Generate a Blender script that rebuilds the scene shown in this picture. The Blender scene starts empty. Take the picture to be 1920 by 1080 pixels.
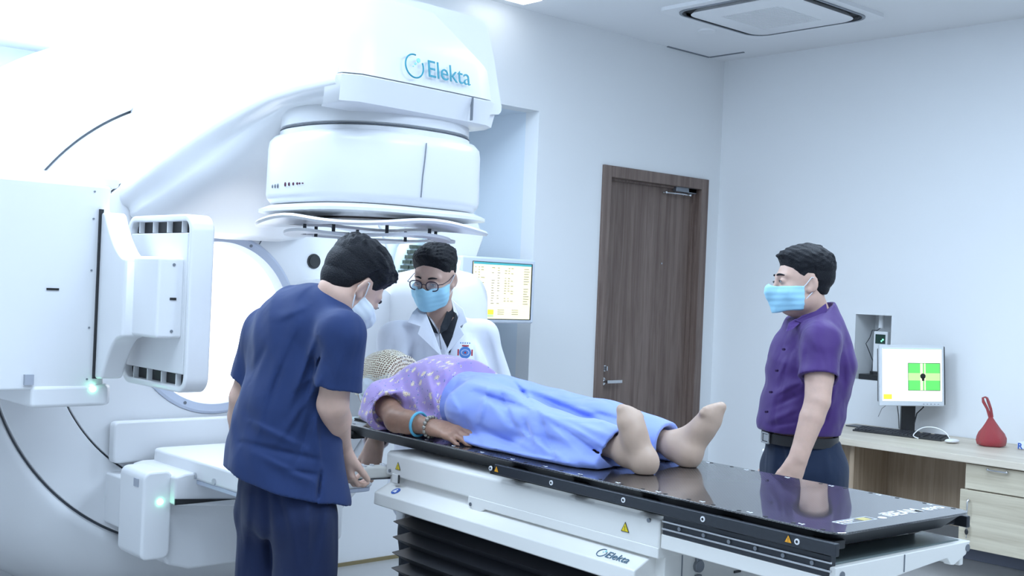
import bpy, bmesh, math, random
import numpy as np
from mathutils import Vector, Matrix, Euler

random.seed(7)
C = bpy.context.scene
COL = C.collection
PI = math.pi

# ------------------------------------------------------------------ camera
FPX = 2180.0
YAW = math.radians(42.1)
ROLL = math.atan(0.042)
EYE = Vector((0.0, 0.0, 1.5))
VR = Vector((math.cos(YAW), -math.sin(YAW), 0))      # view right
VF = Vector((math.sin(YAW), math.cos(YAW), 0))       # view forward
VZ = Vector((0, 0, 1))
cam_data = bpy.data.cameras.new('camera')
cam_data.sensor_width = 36.0
cam_data.lens = FPX / 1920.0 * 36.0
cam_data.clip_start = 0.05
cam = bpy.data.objects.new('camera', cam_data)
COL.objects.link(cam)
up = VZ * math.cos(ROLL) - VR * math.sin(ROLL)
right = VF.cross(up)
m = Matrix((right, up, -VF)).transposed().to_4x4()
m.translation = EYE
cam.matrix_world = m
C.camera = cam


def at(px, py, d):
    """world point seen at pixel (px, py) at forward distance d from the eye"""
    u, v = px - 960.0, py - 540.0
    c, s = math.cos(ROLL), math.sin(ROLL)
    a, b = u * c + v * s, -u * s + v * c
    return EYE + (VF * FPX + VR * a - VZ * b) * (d / FPX)


def vd(r, f, z):
    return (VR * r + VF * f + VZ * z).normalized()


# ------------------------------------------------------------------ world, lights, exposure
C.view_settings.view_transform = 'Standard'
C.view_settings.look = 'None'
C.view_settings.gamma = 1.0
C.view_settings.exposure = 0.55
w = bpy.data.worlds.new('world')
C.world = w
w.use_nodes = True
w.node_tree.nodes['Background'].inputs[0].default_value = (0.68, 0.82, 1.0, 1)
w.node_tree.nodes['Background'].inputs[1].default_value = 0.30


def area_light(name, loc, sx, sy, power, color=(0.86, 0.93, 1.0), rot=(0, 0, 0), spread=180):
    l = bpy.data.lights.new(name, 'AREA')
    l.shape = 'RECTANGLE'
    l.size, l.size_y = sx, sy
    l.energy = power
    l.color = color
    l.spread = math.radians(spread)
    o = bpy.data.objects.new(name, l)
    COL.objects.link(o)
    o.location = loc
    o.rotation_euler = rot
    return o


LCOL = (0.66, 0.82, 1.0)
area_light('gantry_ceiling_light', (2.1, 4.35, 3.17), 1.8, 0.9, 86, LCOL)
area_light('recess_light', (2.3, 5.6, 2.57), 2.6, 0.3, 10, (0.80, 0.92, 1.0))
area_light('left_ceiling_light', (0.9, 2.3, 3.17), 1.2, 1.2, 34, LCOL)
area_light('front_ceiling_light', (0.2, 0.2, 3.17), 1.6, 1.6, 26, LCOL)
area_light('foot_ceiling_light', (3.2, 0.4, 3.17), 1.5, 1.5, 55, LCOL)
area_light('desk_ceiling_light', (4.4, 2.4, 3.17), 1.2, 1.2, 40, LCOL)

# ------------------------------------------------------------------ materials
MATS = {}


def mat(name, color, rough=0.5, metal=0.0, spec=0.5, coat=0.0, emit=None, estr=0.0, bump=0.0, bscale=60, vary=0.0, sss=0.0, sheen=0.0):
    if name in MATS:
        return MATS[name]
    m = bpy.data.materials.new(name)
    m.use_nodes = True
    nt = m.node_tree
    b = nt.nodes['Principled BSDF']
    b.inputs['Base Color'].default_value = (*color, 1)
    b.inputs['Roughness'].default_value = rough
    b.inputs['Metallic'].default_value = metal
    b.inputs['Specular IOR Level'].default_value = spec
    b.inputs['Coat Weight'].default_value = coat
    b.inputs['Coat Roughness'].default_value = 0.05
    if sss:
        b.inputs['Subsurface Weight'].default_value = sss
        b.inputs['Subsurface Radius'].default_value = (0.010, 0.004, 0.002)
        b.inputs['Subsurface Scale'].default_value = 1.0
    if sheen:
        b.inputs['Sheen Weight'].default_value = sheen
    if emit:
        b.inputs['Emission Color'].default_value = (*emit, 1)
        b.inputs['Emission Strength'].default_value = estr
    tc = nt.nodes.new('ShaderNodeTexCoord')
    nz = nt.nodes.new('ShaderNodeTexNoise')
    nz.inputs['Scale'].default_value = bscale
    nz.inputs['Detail'].default_value = 4
    nt.links.new(tc.outputs['Object'], nz.inputs['Vector'])
    if vary:
        mx = nt.nodes.new('ShaderNodeMix')
        mx.data_type = 'RGBA'
        mx.inputs[6].default_value = (*[c * (1 - vary) for c in color], 1)
        mx.inputs[7].default_value = (*[min(1, c * (1 + vary)) for c in color], 1)
        nt.links.new(nz.outputs['Fac'], mx.inputs[0])
        nt.links.new(mx.outputs[2], b.inputs['Base Color'])
    if bump:
        bp = nt.nodes.new('ShaderNodeBump')
        bp.inputs['Strength'].default_value = bump
        bp.inputs['Distance'].default_value = 0.002
        nt.links.new(nz.outputs['Fac'], bp.inputs['Height'])
        nt.links.new(bp.outputs[0], b.inputs['Normal'])
    MATS[name] = m
    return m


def wood(name, dark, light, axis=2, scale=18, rough=0.5, strength=1.0):
    """vertical streaky veneer; axis is the grain direction"""
    if name in MATS:
        return MATS[name]
    m = bpy.data.materials.new(name)
    m.use_nodes = True
    nt = m.node_tree
    b = nt.nodes['Principled BSDF']
    b.inputs['Roughness'].default_value = rough
    tc = nt.nodes.new('ShaderNodeTexCoord')
    mp = nt.nodes.new('ShaderNodeMapping')
    sc = [scale, scale, scale]
    sc[axis] = scale * 0.045
    mp.inputs['Scale'].default_value = sc
    n1 = nt.nodes.new('ShaderNodeTexNoise')
    n1.inputs['Scale'].default_value = 1.3
    n1.inputs['Detail'].default_value = 8
    n1.inputs['Roughness'].default_value = 0.65
    n1.inputs['Distortion'].default_value = 0.6
    n2 = nt.nodes.new('ShaderNodeTexNoise')
    n2.inputs['Scale'].default_value = 6.0
    n2.inputs['Detail'].default_value = 3
    ad = nt.nodes.new('ShaderNodeMath')
    ad.operation = 'MULTIPLY_ADD'
    ad.inputs[1].default_value = 0.35
    r = nt.nodes.new('ShaderNodeValToRGB')
    r.color_ramp.elements[0].position = 0.52
    r.color_ramp.elements[0].color = (*dark, 1)
    r.color_ramp.elements[1].position = 0.82
    r.color_ramp.elements[1].color = (*light, 1)
    nt.links.new(tc.outputs['Object'], mp.inputs['Vector'])
    nt.links.new(mp.outputs[0], n1.inputs['Vector'])
    nt.links.new(mp.outputs[0], n2.inputs['Vector'])
    nt.links.new(n2.outputs['Fac'], ad.inputs[0])
    nt.links.new(n1.outputs['Fac'], ad.inputs[2])
    nt.links.new(ad.outputs[0], r.inputs['Fac'])
    nt.links.new(r.outputs['Color'], b.inputs['Base Color'])
    MATS[name] = m
    return m


WALL = mat('wall_paint', (0.80, 0.815, 0.83), 0.75, bump=0.05, bscale=300)
CEIL = mat('ceiling_paint', (0.80, 0.81, 0.83), 0.85)
WHITE = mat('white_gloss_plastic', (0.84, 0.85, 0.87), 0.28, bump=0.01)
WHITE2 = mat('white_satin_plastic', (0.80, 0.81, 0.83), 0.38)
CREAM = mat('cream_powder_coat', (0.80, 0.79, 0.76), 0.35)
GAPM = mat('dark_gap', (0.02, 0.021, 0.024), 0.6)
SEAM = mat('grey_seam', (0.20, 0.22, 0.25), 0.7)
BLACK = mat('black_plastic', (0.018, 0.019, 0.022), 0.38)
RUBBER = mat('black_bellows_rubber', (0.014, 0.015, 0.020), 0.48, bump=0.1, bscale=400)
RINGM = mat('blue_grey_plastic', (0.55, 0.60, 0.72), 0.4)
CHROME = mat('brushed_steel', (0.62, 0.63, 0.65), 0.25, metal=1.0)
DGREY = mat('dark_anodised', (0.045, 0.050, 0.060), 0.38, metal=0.5)
GREYM = mat('grey_metal', (0.25, 0.27, 0.30), 0.35, metal=0.7)
TEAL = mat('teal_ink', (0.02, 0.30, 0.40), 0.5)
TEAL2 = mat('pale_teal_ink', (0.30, 0.72, 0.72), 0.5)
SLATE = mat('slate_ink', (0.05, 0.13, 0.20), 0.5)
YEL = mat('yellow_sticker', (0.80, 0.62, 0.02), 0.5)
ORG = mat('amber_sticker', (0.85, 0.38, 0.02), 0.5)
BLUE = mat('blue_sticker', (0.02, 0.10, 0.45), 0.45)
INKB = mat('black_ink', (0.01, 0.01, 0.01), 0.6)
WINK = mat('white_ink', (0.80, 0.82, 0.86), 0.6)
GLED = mat('green_led', (0.2, 0.9, 0.5), 0.4, emit=(0.25, 1.0, 0.55), estr=9)


# ------------------------------------------------------------------ mesh helpers
def woff(p):
    t = Vector((0, 0, 0))
    while p is not None:
        if p.get('_local'):
            return None
        t += p.location
        p = p.parent
    return t


class MB:
    """collects shapes into one mesh"""
    def __init__(s):
        s.b = bmesh.new()

    def _xf(s, vs, M):
        bmesh.ops.transform(s.b, matrix=M, verts=vs)

    def box(s, lo, hi, M=None):
        r = bmesh.ops.create_cube(s.b, size=1.0)['verts']
        c = [(lo[i] + hi[i]) / 2 for i in range(3)]
        d = [max(abs(hi[i] - lo[i]), 1e-5) for i in range(3)]
        s._xf(r, Matrix.Translation(c) @ Matrix.Diagonal((*d, 1)))
        if M is not None:
            s._xf(r, M)
        return s

    def cyl(s, a, b_, r0, r1=None, n=24, cap=True):
        a, b_ = Vector(a), Vector(b_)
        r1 = r0 if r1 is None else r1
        d = b_ - a
        q = d.to_track_quat('Z', 'Y').to_matrix().to_4x4()
        v = bmesh.ops.create_cone(s.b, cap_ends=cap, segments=n, radius1=r0, radius2=r1, depth=d.length)['verts']
        s._xf(v, Matrix.Translation((a + b_) / 2) @ q)
        return s

    def ball(s, c, r, n=16, M=None):
        v = bmesh.ops.create_uvsphere(s.b, u_segments=n * 2, v_segments=n, radius=1)['verts']
        rr = r if hasattr(r, '__len__') else (r, r, r)
        X = Matrix.Diagonal((*rr, 1))
        if M is not None:
            X = M.to_4x4() @ X
        s._xf(v, Matrix.Translation(c) @ X)
        return s

    def prism(s, poly, axis, lo, hi, M=None):
        """poly in the two axes other than `axis` (in x,y,z order), extruded lo..hi"""
        def p(u, v, t):
            return {0: (t, u, v), 1: (u, t, v), 2: (u, v, t)}[axis]
        A = [s.b.verts.new(p(u, v, lo)) for u, v in poly]
        B = [s.b.verts.new(p(u, v, hi)) for u, v in poly]
        n = len(poly)
        s.b.faces.new(A)
        s.b.faces.new(B[::-1])
        for i in range(n):
            s.b.faces.new((A[i], B[i], B[(i + 1) % n], A[(i + 1) % n]))
        if M is not None:
            s._xf(A + B, M)
        return s

    def loft(s, rings, cap=True, closed=False):
        R = [[s.b.verts.new(p) for p in ring] for ring in rings]
        n = len(R[0])
        k = len(R)
        for i in range(k if closed else k - 1):
            a, b_ = R[i], R[(i + 1) % k]
            for j in range(n):
                s.b.faces.new((a[j], a[(j + 1) % n], b_[(j + 1) % n], b_[j]))
        if cap and not closed:
            s.b.faces.new(R[0][::-1])
            s.b.faces.new(R[-1])
        return s

    def lathe(s, prof, c, axis=2, n=96, closed=False, sx=1.0, sy=1.0, sq=2.0):
        """prof: (radius, height) pairs; sq > 2 squares the circle off"""
        rings = []
        for r, h in prof:
            ring = []
            for i in range(n):
                t = 2 * PI * i / n
                ct, st = math.cos(t), math.sin(t)
                e = 2.0 / sq
                x = r * sx * math.copysign(abs(ct) ** e, ct)
                y = r * sy * math.copysign(abs(st) ** e, st)
                p = {2: (x, y, h), 1: (x, h, y), 0: (h, x, y)}[axis]
                ring.append((c[0] + p[0], c[1] + p[1], c[2] + p[2]))
            rings.append(ring)
        return s.loft(rings, cap=not closed, closed=closed)

    def tube(s, pts, r, n=10, cyclic=False):
        pts = [Vector(p) for p in pts]
        k = len(pts)
        rad = r if hasattr(r, '__len__') else [r] * k
        rings = []
        prev = None
        for i, p in enumerate(pts):
            a = pts[i - 1] if (i > 0 or cyclic) else pts[i]
            b_ = pts[(i + 1) % k] if (i < k - 1 or cyclic) else pts[i]
            t = (b_ - a).normalized()
            if prev is None:
                x = t.orthogonal().normalized()
            else:
                x = (prev - t * prev.dot(t)).normalized()
            prev = x
            y = t.cross(x)
            rings.append([p + (x * math.cos(2 * PI * j / n) + y * math.sin(2 * PI * j / n)) * rad[i] for j in range(n)])
        return s.loft(rings, cap=not cyclic, closed=cyclic)

    def split(s, name, m, parent=None, **kw):
        """every loose piece becomes an object of its own, all sharing the name"""
        s.b.verts.index_update()
        seen, out = set(), []
        for v0 in list(s.b.verts):
            if v0.index in seen:
                continue
            st, comp = [v0], []
            seen.add(v0.index)
            while st:
                v = st.pop()
                comp.append(v)
                for e in v.link_edges:
                    o_ = e.other_vert(v)
                    if o_.index not in seen:
                        seen.add(o_.index)
                        st.append(o_)
            out.append(comp)
        res = []
        for comp in out:
            n = MB()
            mp_ = {v.index: n.b.verts.new(v.co) for v in comp}
            fs = {f for v in comp for f in v.link_faces}
            for f in fs:
                n.b.faces.new([mp_[v.index] for v in f.verts])
            res.append(n.build(name, m, parent, **kw))
        s.b.free()
        return res

    def build(s, name, m, parent=None, bevel=0.0, seg=3, smooth=True, angle=35, loc=None):
        """links the collected shapes as ONE mesh object; with a parent, shapes given in
        world space are moved into the parent's (unrotated) frame unless parent['local']"""
        bmesh.ops.recalc_face_normals(s.b, faces=s.b.faces)
        me = bpy.data.meshes.new(name)
        off = None
        if parent is not None:
            off = woff(parent)
        if loc is not None:
            off = Vector(loc)
        if off is not None:
            bmesh.ops.translate(s.b, vec=-Vector(off), verts=s.b.verts)
        s.b.to_mesh(me)
        s.b.free()
        me.polygons.foreach_set('use_smooth', [smooth] * len(me.polygons))
        if smooth:
            me.set_sharp_from_angle(angle=math.radians(angle))
        o = bpy.data.objects.new(name, me)
        COL.objects.link(o)
        if parent is not None:
            o.parent = parent
        elif off is not None:
            o.location = off
        if m is not None:
            me.materials.append(m)
        if bevel:
            bv = o.modifiers.new('bevel', 'BEVEL')
            bv.width = bevel
            bv.segments = seg
            bv.limit_method = 'ANGLE'
            bv.angle_limit = math.radians(40)
            bv.harden_normals = True
        return o


LOCALS = []


def thing(name, label, cat, loc=(0, 0, 0), rz=0.0, group=None, local=False):
    o = bpy.data.objects.new(name, None)
    o.empty_display_size = 0.1
    COL.objects.link(o)
    o.location = loc
    o.rotation_euler = (0, 0, rz)
    o['label'] = label
    o['category'] = cat
    if group:
        o['group'] = group
    if local:
        o['_local'] = 1
        LOCALS.append(o)
    return o


def tag(o, label, cat, group=None):
    o['label'] = label
    o['category'] = cat
    if group:
        o['group'] = group
    return o


def struct(o):
    o['kind'] = 'structure'
    return o


def text_mesh(name, body, size, m, parent, origin, ux, uy, depth=0.0006, bold=0.0, align='LEFT', shear=0.0):
    """writing lying on a surface: ux runs along the line, uy up the letters (both in the parent's frame)"""
    cu = bpy.data.curves.new(name, 'FONT')
    cu.body = body
    cu.size = size
    cu.extrude = depth
    cu.offset = bold
    cu.align_x = align
    cu.shear = shear
    tmp = bpy.data.objects.new(name, cu)
    COL.objects.link(tmp)
    dg = bpy.context.evaluated_depsgraph_get()
    me = bpy.data.meshes.new_from_object(tmp.evaluated_get(dg))
    bpy.data.objects.remove(tmp)
    ux, uy = Vector(ux).normalized(), Vector(uy).normalized()
    n = ux.cross(uy)
    M = Matrix((ux, uy, n)).transposed().to_4x4()
    M.translation = Vector(origin)
    me.transform(M)
    me.materials.clear()
    me.materials.append(m)
    o = bpy.data.objects.new(name, me)
    COL.objects.link(o)
    if parent:
        o.parent = parent
        if woff(parent) is not None:
            me.transform(Matrix.Translation(-woff(parent)))
    return o


def rrect(x0, y0, x1, y1, r, n=6):
    pts = []
    for cx, cy, a in ((x1 - r, y1 - r, 0), (x0 + r, y1 - r, 90), (x0 + r, y0 + r, 180), (x1 - r, y0 + r, 270)):
        for i in range(n + 1):
            t = math.radians(a + 90 * i / n)
            pts.append((cx + r * math.cos(t), cy + r * math.sin(t)))
    return pts


def disc_pts(c, u, v, r, n=24):
    c, u, v = Vector(c), Vector(u), Vector(v)
    return [c + u * r * math.cos(2 * PI * i / n) + v * r * math.sin(2 * PI * i / n) for i in range(n)]


def plate(name, pts, nrm, depth, m, parent, holes=None):
    """flat plate of a closed 3D outline, thickened along nrm"""
    b = MB()
    nrm = Vector(nrm).normalized() * depth
    b.loft([[Vector(p) for p in pts], [Vector(p) + nrm for p in pts]])
    return b.build(name, m, parent, angle=30)


def warning_sticker(parent, c, u, v, size, m):
    """triangle sticker with a black outline and a dark mark"""
    c, u, v = Vector(c), Vector(u).normalized(), Vector(v).normalized()
    n = u.cross(v)
    def tri(k):
        return [c + (u * math.cos(a) + v * math.sin(a)) * size * k for a in (PI / 2, PI * 7 / 6, PI * 11 / 6)]
    s = plate('warning_sticker', tri(1.0), n, 0.0006, INKB, parent)
    plate('sticker_face', [p + n * 0.0004 for p in tri(0.80)], n, 0.0006, m, s)
    b = MB()
    q = [c + n * 0.0010 + u * x * size + v * y * size for x, y in ((-.05, .38), (.05, .38), (.03, -.05), (-.03, -.05))]
    b.loft([q, [p + n * 0.0003 for p in q]])
    q = [c + n * 0.0010 + u * x * size + v * y * size for x, y in ((-.06, -.14), (.06, -.14), (.06, -.26), (-.06, -.26))]
    b.loft([q, [p + n * 0.0003 for p in q]])
    b.build('sticker_mark', INKB, s)
    return s

# ================================================================== THE ROOM
XW, YW, ZC = 6.72, 5.25, 3.20          # right wall, door wall, ceiling
XL, YN = -2.2, -2.4                    # far left wall, wall behind the camera
OX, OZ, RY = 4.91, 2.60, 6.05          # gantry opening: right edge, head, depth

FLOORM = mat('floor_vinyl', (0.50, 0.495, 0.49), 0.32, vary=0.06, bscale=9)
struct(MB().box((XL, YN, -0.06), (XW, RY, 0)).build('floor', FLOORM))
b = MB().box((XL - .1, YN - .1, ZC), (XW + .3, YW + .15, ZC + .08))
struct(b.build('ceiling', CEIL))
# door wall with the gantry opening and the door opening
DX0, DX1 = at(1130, 307.4, 1), at(1326, 338.3, 1)


def on_y(px, py, Y):
    p = at(px, py, 1.0) - EYE
    return EYE + p * (Y / p.y)


def on_x(px, py, X):
    p = at(px, py, 1.0) - EYE
    return EYE + p * (X / p.x)


def on_z(px, py, Z):
    p = at(px, py, 1.0) - EYE
    return EYE + p * ((Z - EYE.z) / p.z)


dA, dB = on_y(1130, 307.4, YW), on_y(1326, 338.3, YW)
DX0, DX1, DZ = dA.x, dB.x, (dA.z + dB.z) / 2
b = MB()
b.box((XL, YW, OZ), (OX, YW + .12, ZC))
b.box((OX, YW, 0), (DX0 + .03, YW + .12, ZC))
b.box((DX0 + .03, YW, DZ - .03), (DX1 - .03, YW + .12, ZC))
b.box((DX1 - .03, YW, 0), (XW, YW + .12, ZC))
struct(b.build('wall_back', WALL))
b = MB()
b.box((OX, YW + .12, 0), (OX + .1, RY, OZ))
b.box((XL, RY, 0), (OX + .1, RY + .1, OZ))
b.box((XL, YW + .12, OZ), (OX + .1, RY + .1, OZ + .1))
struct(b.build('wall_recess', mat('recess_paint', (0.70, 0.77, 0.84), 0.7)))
# right wall with the niche
NY0, NY1, NZ0, NZ1 = 3.845, 4.10, 1.005, 1.425
b = MB()
b.box((XW, YN, 0), (XW + .3, NY0, ZC))
b.box((XW, NY1, 0), (XW + .3, YW + .12, ZC))
b.box((XW, NY0, 0), (XW + .3, NY1, NZ0))
b.box((XW, NY0, NZ1), (XW + .3, NY1, ZC))
b.box((XW + .24, NY0, NZ0), (XW + .3, NY1, NZ1))
struct(b.build('wall_right', WALL))
struct(MB().box((XL - .1, YN, 0), (XL, RY, ZC)).build('wall_left', WALL))
struct(MB().box((XL, YN - .1, 0), (XW, YN, ZC)).build('wall_front', WALL))
SK = mat('grey_skirting', (0.20, 0.22, 0.29), 0.5)
struct(MB().box((XW - .012, YN, 0), (XW, YW, .085)).build('baseboard_right', SK, bevel=.002))
b = MB()
b.box((OX, YW - .012, 0), (DX0, YW, .085)).box((DX1, YW - .012, 0), (XW - .012, YW, .085))
struct(b.build('baseboard_back', SK, bevel=.002))
# slot lines of the ceiling access panel in the corner
b = MB()
b.box((6.08, 5.235, ZC - .006), (6.53, 5.249, ZC - .0001)).box((6.525, 4.94, ZC - .006), (6.54, 5.235, ZC - .0001))
struct(b.build('trim_1', SEAM))

# ------------------------------------------------------------------ the door
DWOOD = wood('walnut_veneer', (0.125, 0.083, 0.068), (0.215, 0.160, 0.135), 2, 16, 0.5)
d = thing('door_1', 'dark walnut veneered door with steel lever handle in the wall beside the gantry opening', 'door', ((DX0 + DX1) / 2, YW, 0))
struct(d)
FW = .075
b = MB()
b.box((DX0, YW - .018, 0), (DX0 + FW, YW + .13, DZ))
b.box((DX1 - FW, YW - .018, 0), (DX1, YW + .13, DZ))
b.box((DX0 + FW, YW - .018, DZ - FW), (DX1 - FW, YW + .13, DZ))
b.build('door_frame', DWOOD, d, bevel=.003)
b = MB()
b.box((DX0 + FW + .002, YW + .062, .008), (DX1 - FW - .002, YW + .105, DZ - FW - .003))
b.build('door_panel', DWOOD, d, bevel=.002)
b = MB()
for x0, x1 in ((DX0 + FW, DX0 + FW + .014), (DX1 - FW - .026, DX1 - FW)):
    b.box((x0, YW + .035, 0), (x1, YW + .062, DZ - FW))
b.box((DX0 + FW, YW + .035, DZ - FW - .014), (DX1 - FW, YW + .062, DZ - FW))
b.build('door_stop', DWOOD, d, bevel=.002)
hx, hz = on_y(1131, 715, YW + .05).x, on_y(1131, 715, YW + .05).z
b = MB()
b.cyl((hx, YW + .062, hz), (hx, YW + .050, hz), .027)
b.cyl((hx, YW + .052, hz), (hx, YW + .005, hz), .010)
b.box((hx - .011, YW + .000, hz - .011), (hx + .135, YW + .014, hz + .011))
b.build('lever_handle', CHROME, d, bevel=.003)
b = MB()
b.cyl((hx, YW + .062, hz + .087), (hx, YW + .040, hz + .087), .021)
b.box((hx - .005, YW + .018, hz + .072), (hx + .005, YW + .042, hz + .102))
b.build('thumb_turn', CHROME, d, bevel=.002)
b = MB().cyl(on_y(1240, 494, YW + .062), on_y(1240, 494, YW + .062) + Vector((0, -.004, 0)), .006)
b.build('peephole', CHROME, d)
# closer: body at the head of the frame, folded arm
cx0, cz0 = on_y(1270, 360, YW + .03).x, on_y(1270, 358, YW + .03).z
b = MB()
b.box((cx0 - .03, YW + .012, cz0 - .005), (cx0 + .19, YW + .050, cz0 + .030))
b.box((cx0 + .10, YW + .012, cz0 - .008), (cx0 + .19, YW + .058, cz0 + .032))
cb = b.build('door_closer', GREYM, d, bevel=.004)
b = MB()
b.tube([(cx0 - .13, YW + .05, cz0 - .02), (cx0 - .02, YW + .0, cz0 - .022), (cx0 + .04, YW + .0, cz0 - .022), (cx0 + .14, YW + .03, cz0 - .022)], .006)
for x in (-.13, -.04, .05, .13):
    b.ball((cx0 + x, YW + .02, cz0 - .02), .011, 8)
b.build('closer_arm', CHROME, cb)

# ------------------------------------------------------------------ niche contents: laser unit
t = thing('positioning_laser', 'small white laser positioning unit standing inside the square wall niche', 'laser', (XW + .12, 3.975, NZ0))
lx = XW + .10
b = MB().box((XW + .02, 3.86, NZ0), (XW + .22, 4.075, NZ0 + .035))
b.cyl((XW + .10, 3.99, NZ0 + .03), (XW + .10, 3.99, NZ0 + .055), .045)
b.build('base_plate', BLACK, t, bevel=.004)
b = MB().box((lx, 3.925, NZ0 + .05), (lx + .08, 4.025, NZ0 + .315))
lb = b.build('laser_housing', WHITE2, t, bevel=.006)
b = MB().box((lx - .003, 3.94, NZ0 + .235), (lx + .002, 4.01, NZ0 + .295))
b.build('laser_window', mat('smoked_window', (0.02, 0.05, 0.04), 0.15), t)
b = MB().ball((lx - .004, 3.955, NZ0 + .262), .006, 8).ball((lx - .004, 3.965, NZ0 + .252), .005, 8).ball((lx - .002, 3.972, NZ0 + .09), .004, 8)
b.split('green_light', mat('soft_green_led', (0.1, 0.5, 0.3), .4, emit=(.2, .9, .5), estr=1.6), t)
b = MB().box((lx - .002, 3.982, NZ0 + .06), (lx + .001, 3.9835, NZ0 + .23))
b.build('seam', SEAM, t)
t2 = t
MB().cyl((XW + .12, 3.985, NZ1), (XW + .12, 3.985, NZ1 - .085), .017).build('conduit_pipe', WHITE2, t2)
MB().tube([(XW + .12, 3.985, NZ1 - .08), (XW + .10, 4.0, NZ1 - .10), (XW + .09, 4.03, NZ1 - .10), (XW + .08, 4.04, NZ1 - .15), (XW + .07, 4.06, NZ1 - .19), (XW + .08, 4.045, NZ1 - .23), (XW + .12, 4.035, NZ1 - .30), (XW + .12, 4.04, NZ0 + .02)], .003, 6).build('wire', DGREY, t2)

# ------------------------------------------------------------------ ceiling cassette air conditioner
ax, ay = 5.70, 4.12
t = thing('ceiling_air_conditioner', 'white square cassette air conditioner set in the ceiling near the right wall', 'air conditioner', (ax, ay, ZC))
def ring2(outer, inner, z0, z1, name, m, par, bev=0.0):
    n = len(outer)
    b = MB()
    b.loft([[(x, y, z0) for x, y in outer], [(x, y, z1) for x, y in outer], [(x, y, z1) for x, y in inner], [(x, y, z0) for x, y in inner]], cap=False, closed=True)
    return b.build(name, m, par, bevel=bev)
ring2(rrect(ax - .475, ay - .475, ax + .475, ay + .475, .05), rrect(ax - .405, ay - .405, ax + .405, ay + .405, .11), ZC - .022, ZC - .0, 'frame', WHITE2, t)
b = MB().prism(rrect(ax - .405, ay - .405, ax + .405, ay + .405, .11), 2, ZC - .004, ZC - .0005)
b.build('air_slot', GAPM, t)
ring2(rrect(ax - .420, ay - .420, ax + .420, ay + .420, .12), rrect(ax - .405, ay - .405, ax + .405, ay + .405, .11), ZC - .028, ZC - .0, 'slot_lip', GREYM, t)
b = MB()
b.loft([[(x, y, ZC - .006) for x, y in rrect(ax - .345, ay - .345, ax + .345, ay + .345, .10)], [(x, y, ZC - .034) for x, y in rrect(ax - .365, ay - .365, ax + .365, ay + .365, .10)], [(x, y, ZC - .040) for x, y in rrect(ax - .35, ay - .35, ax + .35, ay + .35, .09)]])
b.build('centre_panel', WHITE2, t)
b = MB()
for k in range(26):
    y = ay - .20 + k * .016
    b.box((ax - .21, y, ZC - .0425), (ax + .21, y + .006, ZC - .0395))
b.build('intake_grille', WHITE2, t)
MB().cyl((5.86, 4.73, ZC - .012), (5.86, 4.73, ZC), .055, .06).build('smoke_detector', WHITE2, None, loc=(5.86, 4.73, ZC))
tag(bpy.data.objects['smoke_detector'], 'flat round white detector on the ceiling between air conditioner and corner', 'smoke detector')
b = MB().box((4.30, 4.98, ZC - .012), (4.64, 5.14, ZC))
o = b.build('ceiling_light', mat('lit_diffuser', (.9, .95, 1), .5, emit=(.9, .96, 1), estr=3.0), None, loc=(4.47, 5.06, ZC))
tag(o, 'small bright white ceiling light at the top edge above the gantry opening', 'ceiling light')

# ================================================================== THE LINEAR ACCELERATOR
GX, GZ, GY = 2.39, 1.30, 4.50
g = thing('linear_accelerator', 'huge white radiotherapy gantry with overhanging treatment head in the wall opening', 'medical machine', (GX, 5.1, 0))
# fixed shroud closing the opening
b = MB()
sh = [(-1.4, 0), (-1.4, 1.0), (-.6, 1.6), (.6, 1.9), (1.2, 2.05), (1.66, 2.21), (1.95, 2.34), (2.23, 2.45), (2.8, 2.5), (3.5, 2.36), (4.0, 2.15), (4.28, 1.95), (4.38, 1.79), (4.33, 1.66), (4.40, 1.55), (4.53, 1.20), (4.62, .95), (4.62, 0)]
b.prism(sh, 1, 5.10, 5.9)
b.build('gantry_shroud', WHITE, g, bevel=.015)
b = MB().box((-1.4, 5.088, 0), (4.62, 5.101, .018))
b.build('floor_seal', mat('ochre_seal', (.25, .20, .10), .6), g)
# fixed ring round the drum
c = (GX, 0, GZ)
b = MB()
b.lathe([(.945, GY + .10), (.945, GY + .012), (.955, GY + .001), (.995, GY), (1.010, GY + .006), (1.06, GY + .018), (1.15, GY + .10), (1.235, GY + .30), (1.27, GY + .62), (.945, GY + .62)], c, 1, 160, closed=True)
b.build('outer_ring', WHITE, g, angle=50)
b = MB().lathe([(.945, GY + .05), (.945, GY + .03), (.39, GY + .03), (.39, GY + .05)], c, 1, 120, closed=True)
b.build('gap_backing', SEAM, g)
def annulus(r0, r1, y0, y1, name, m, bev=.004):
    b = MB().lathe([(r0, y0), (r1, y0), (r1, y1), (r0, y1)], c, 1, 160, closed=True)
    return b.build(name, m, g, bevel=bev, seg=2)
annulus(.711, .935, GY, GY + .03, 'outer_face', WHITE)
annulus(.386, .704, GY, GY + .03, 'inner_face', WHITE)
b = MB().lathe([(.386, GY + .03), (.386, GY - .004), (.375, GY - .010), (.345, GY - .006), (.335, GY + .04), (.335, GY + .10), (.386, GY + .10)], c, 1, 120, closed=True)
b.build('bore_ring', RINGM, g)
b = MB().cyl((GX, GY + .06, GZ), (GX, GY + .055, GZ), .336, n=96)
b.build('bore_light', mat('lit_bore', (.95, .97, 1), .5, emit=(.93, .97, 1.0), estr=1.4), g)
b = MB()
for k in range(8):
    a = math.radians(22.5 + 45 * k)
    b.cyl((GX + .362 * math.cos(a), GY - .012, GZ + .362 * math.sin(a)), (GX + .362 * math.cos(a), GY - .006, GZ + .362 * math.sin(a)), .0065, n=12)
b.split('ring_screw', GREYM, g)
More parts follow.
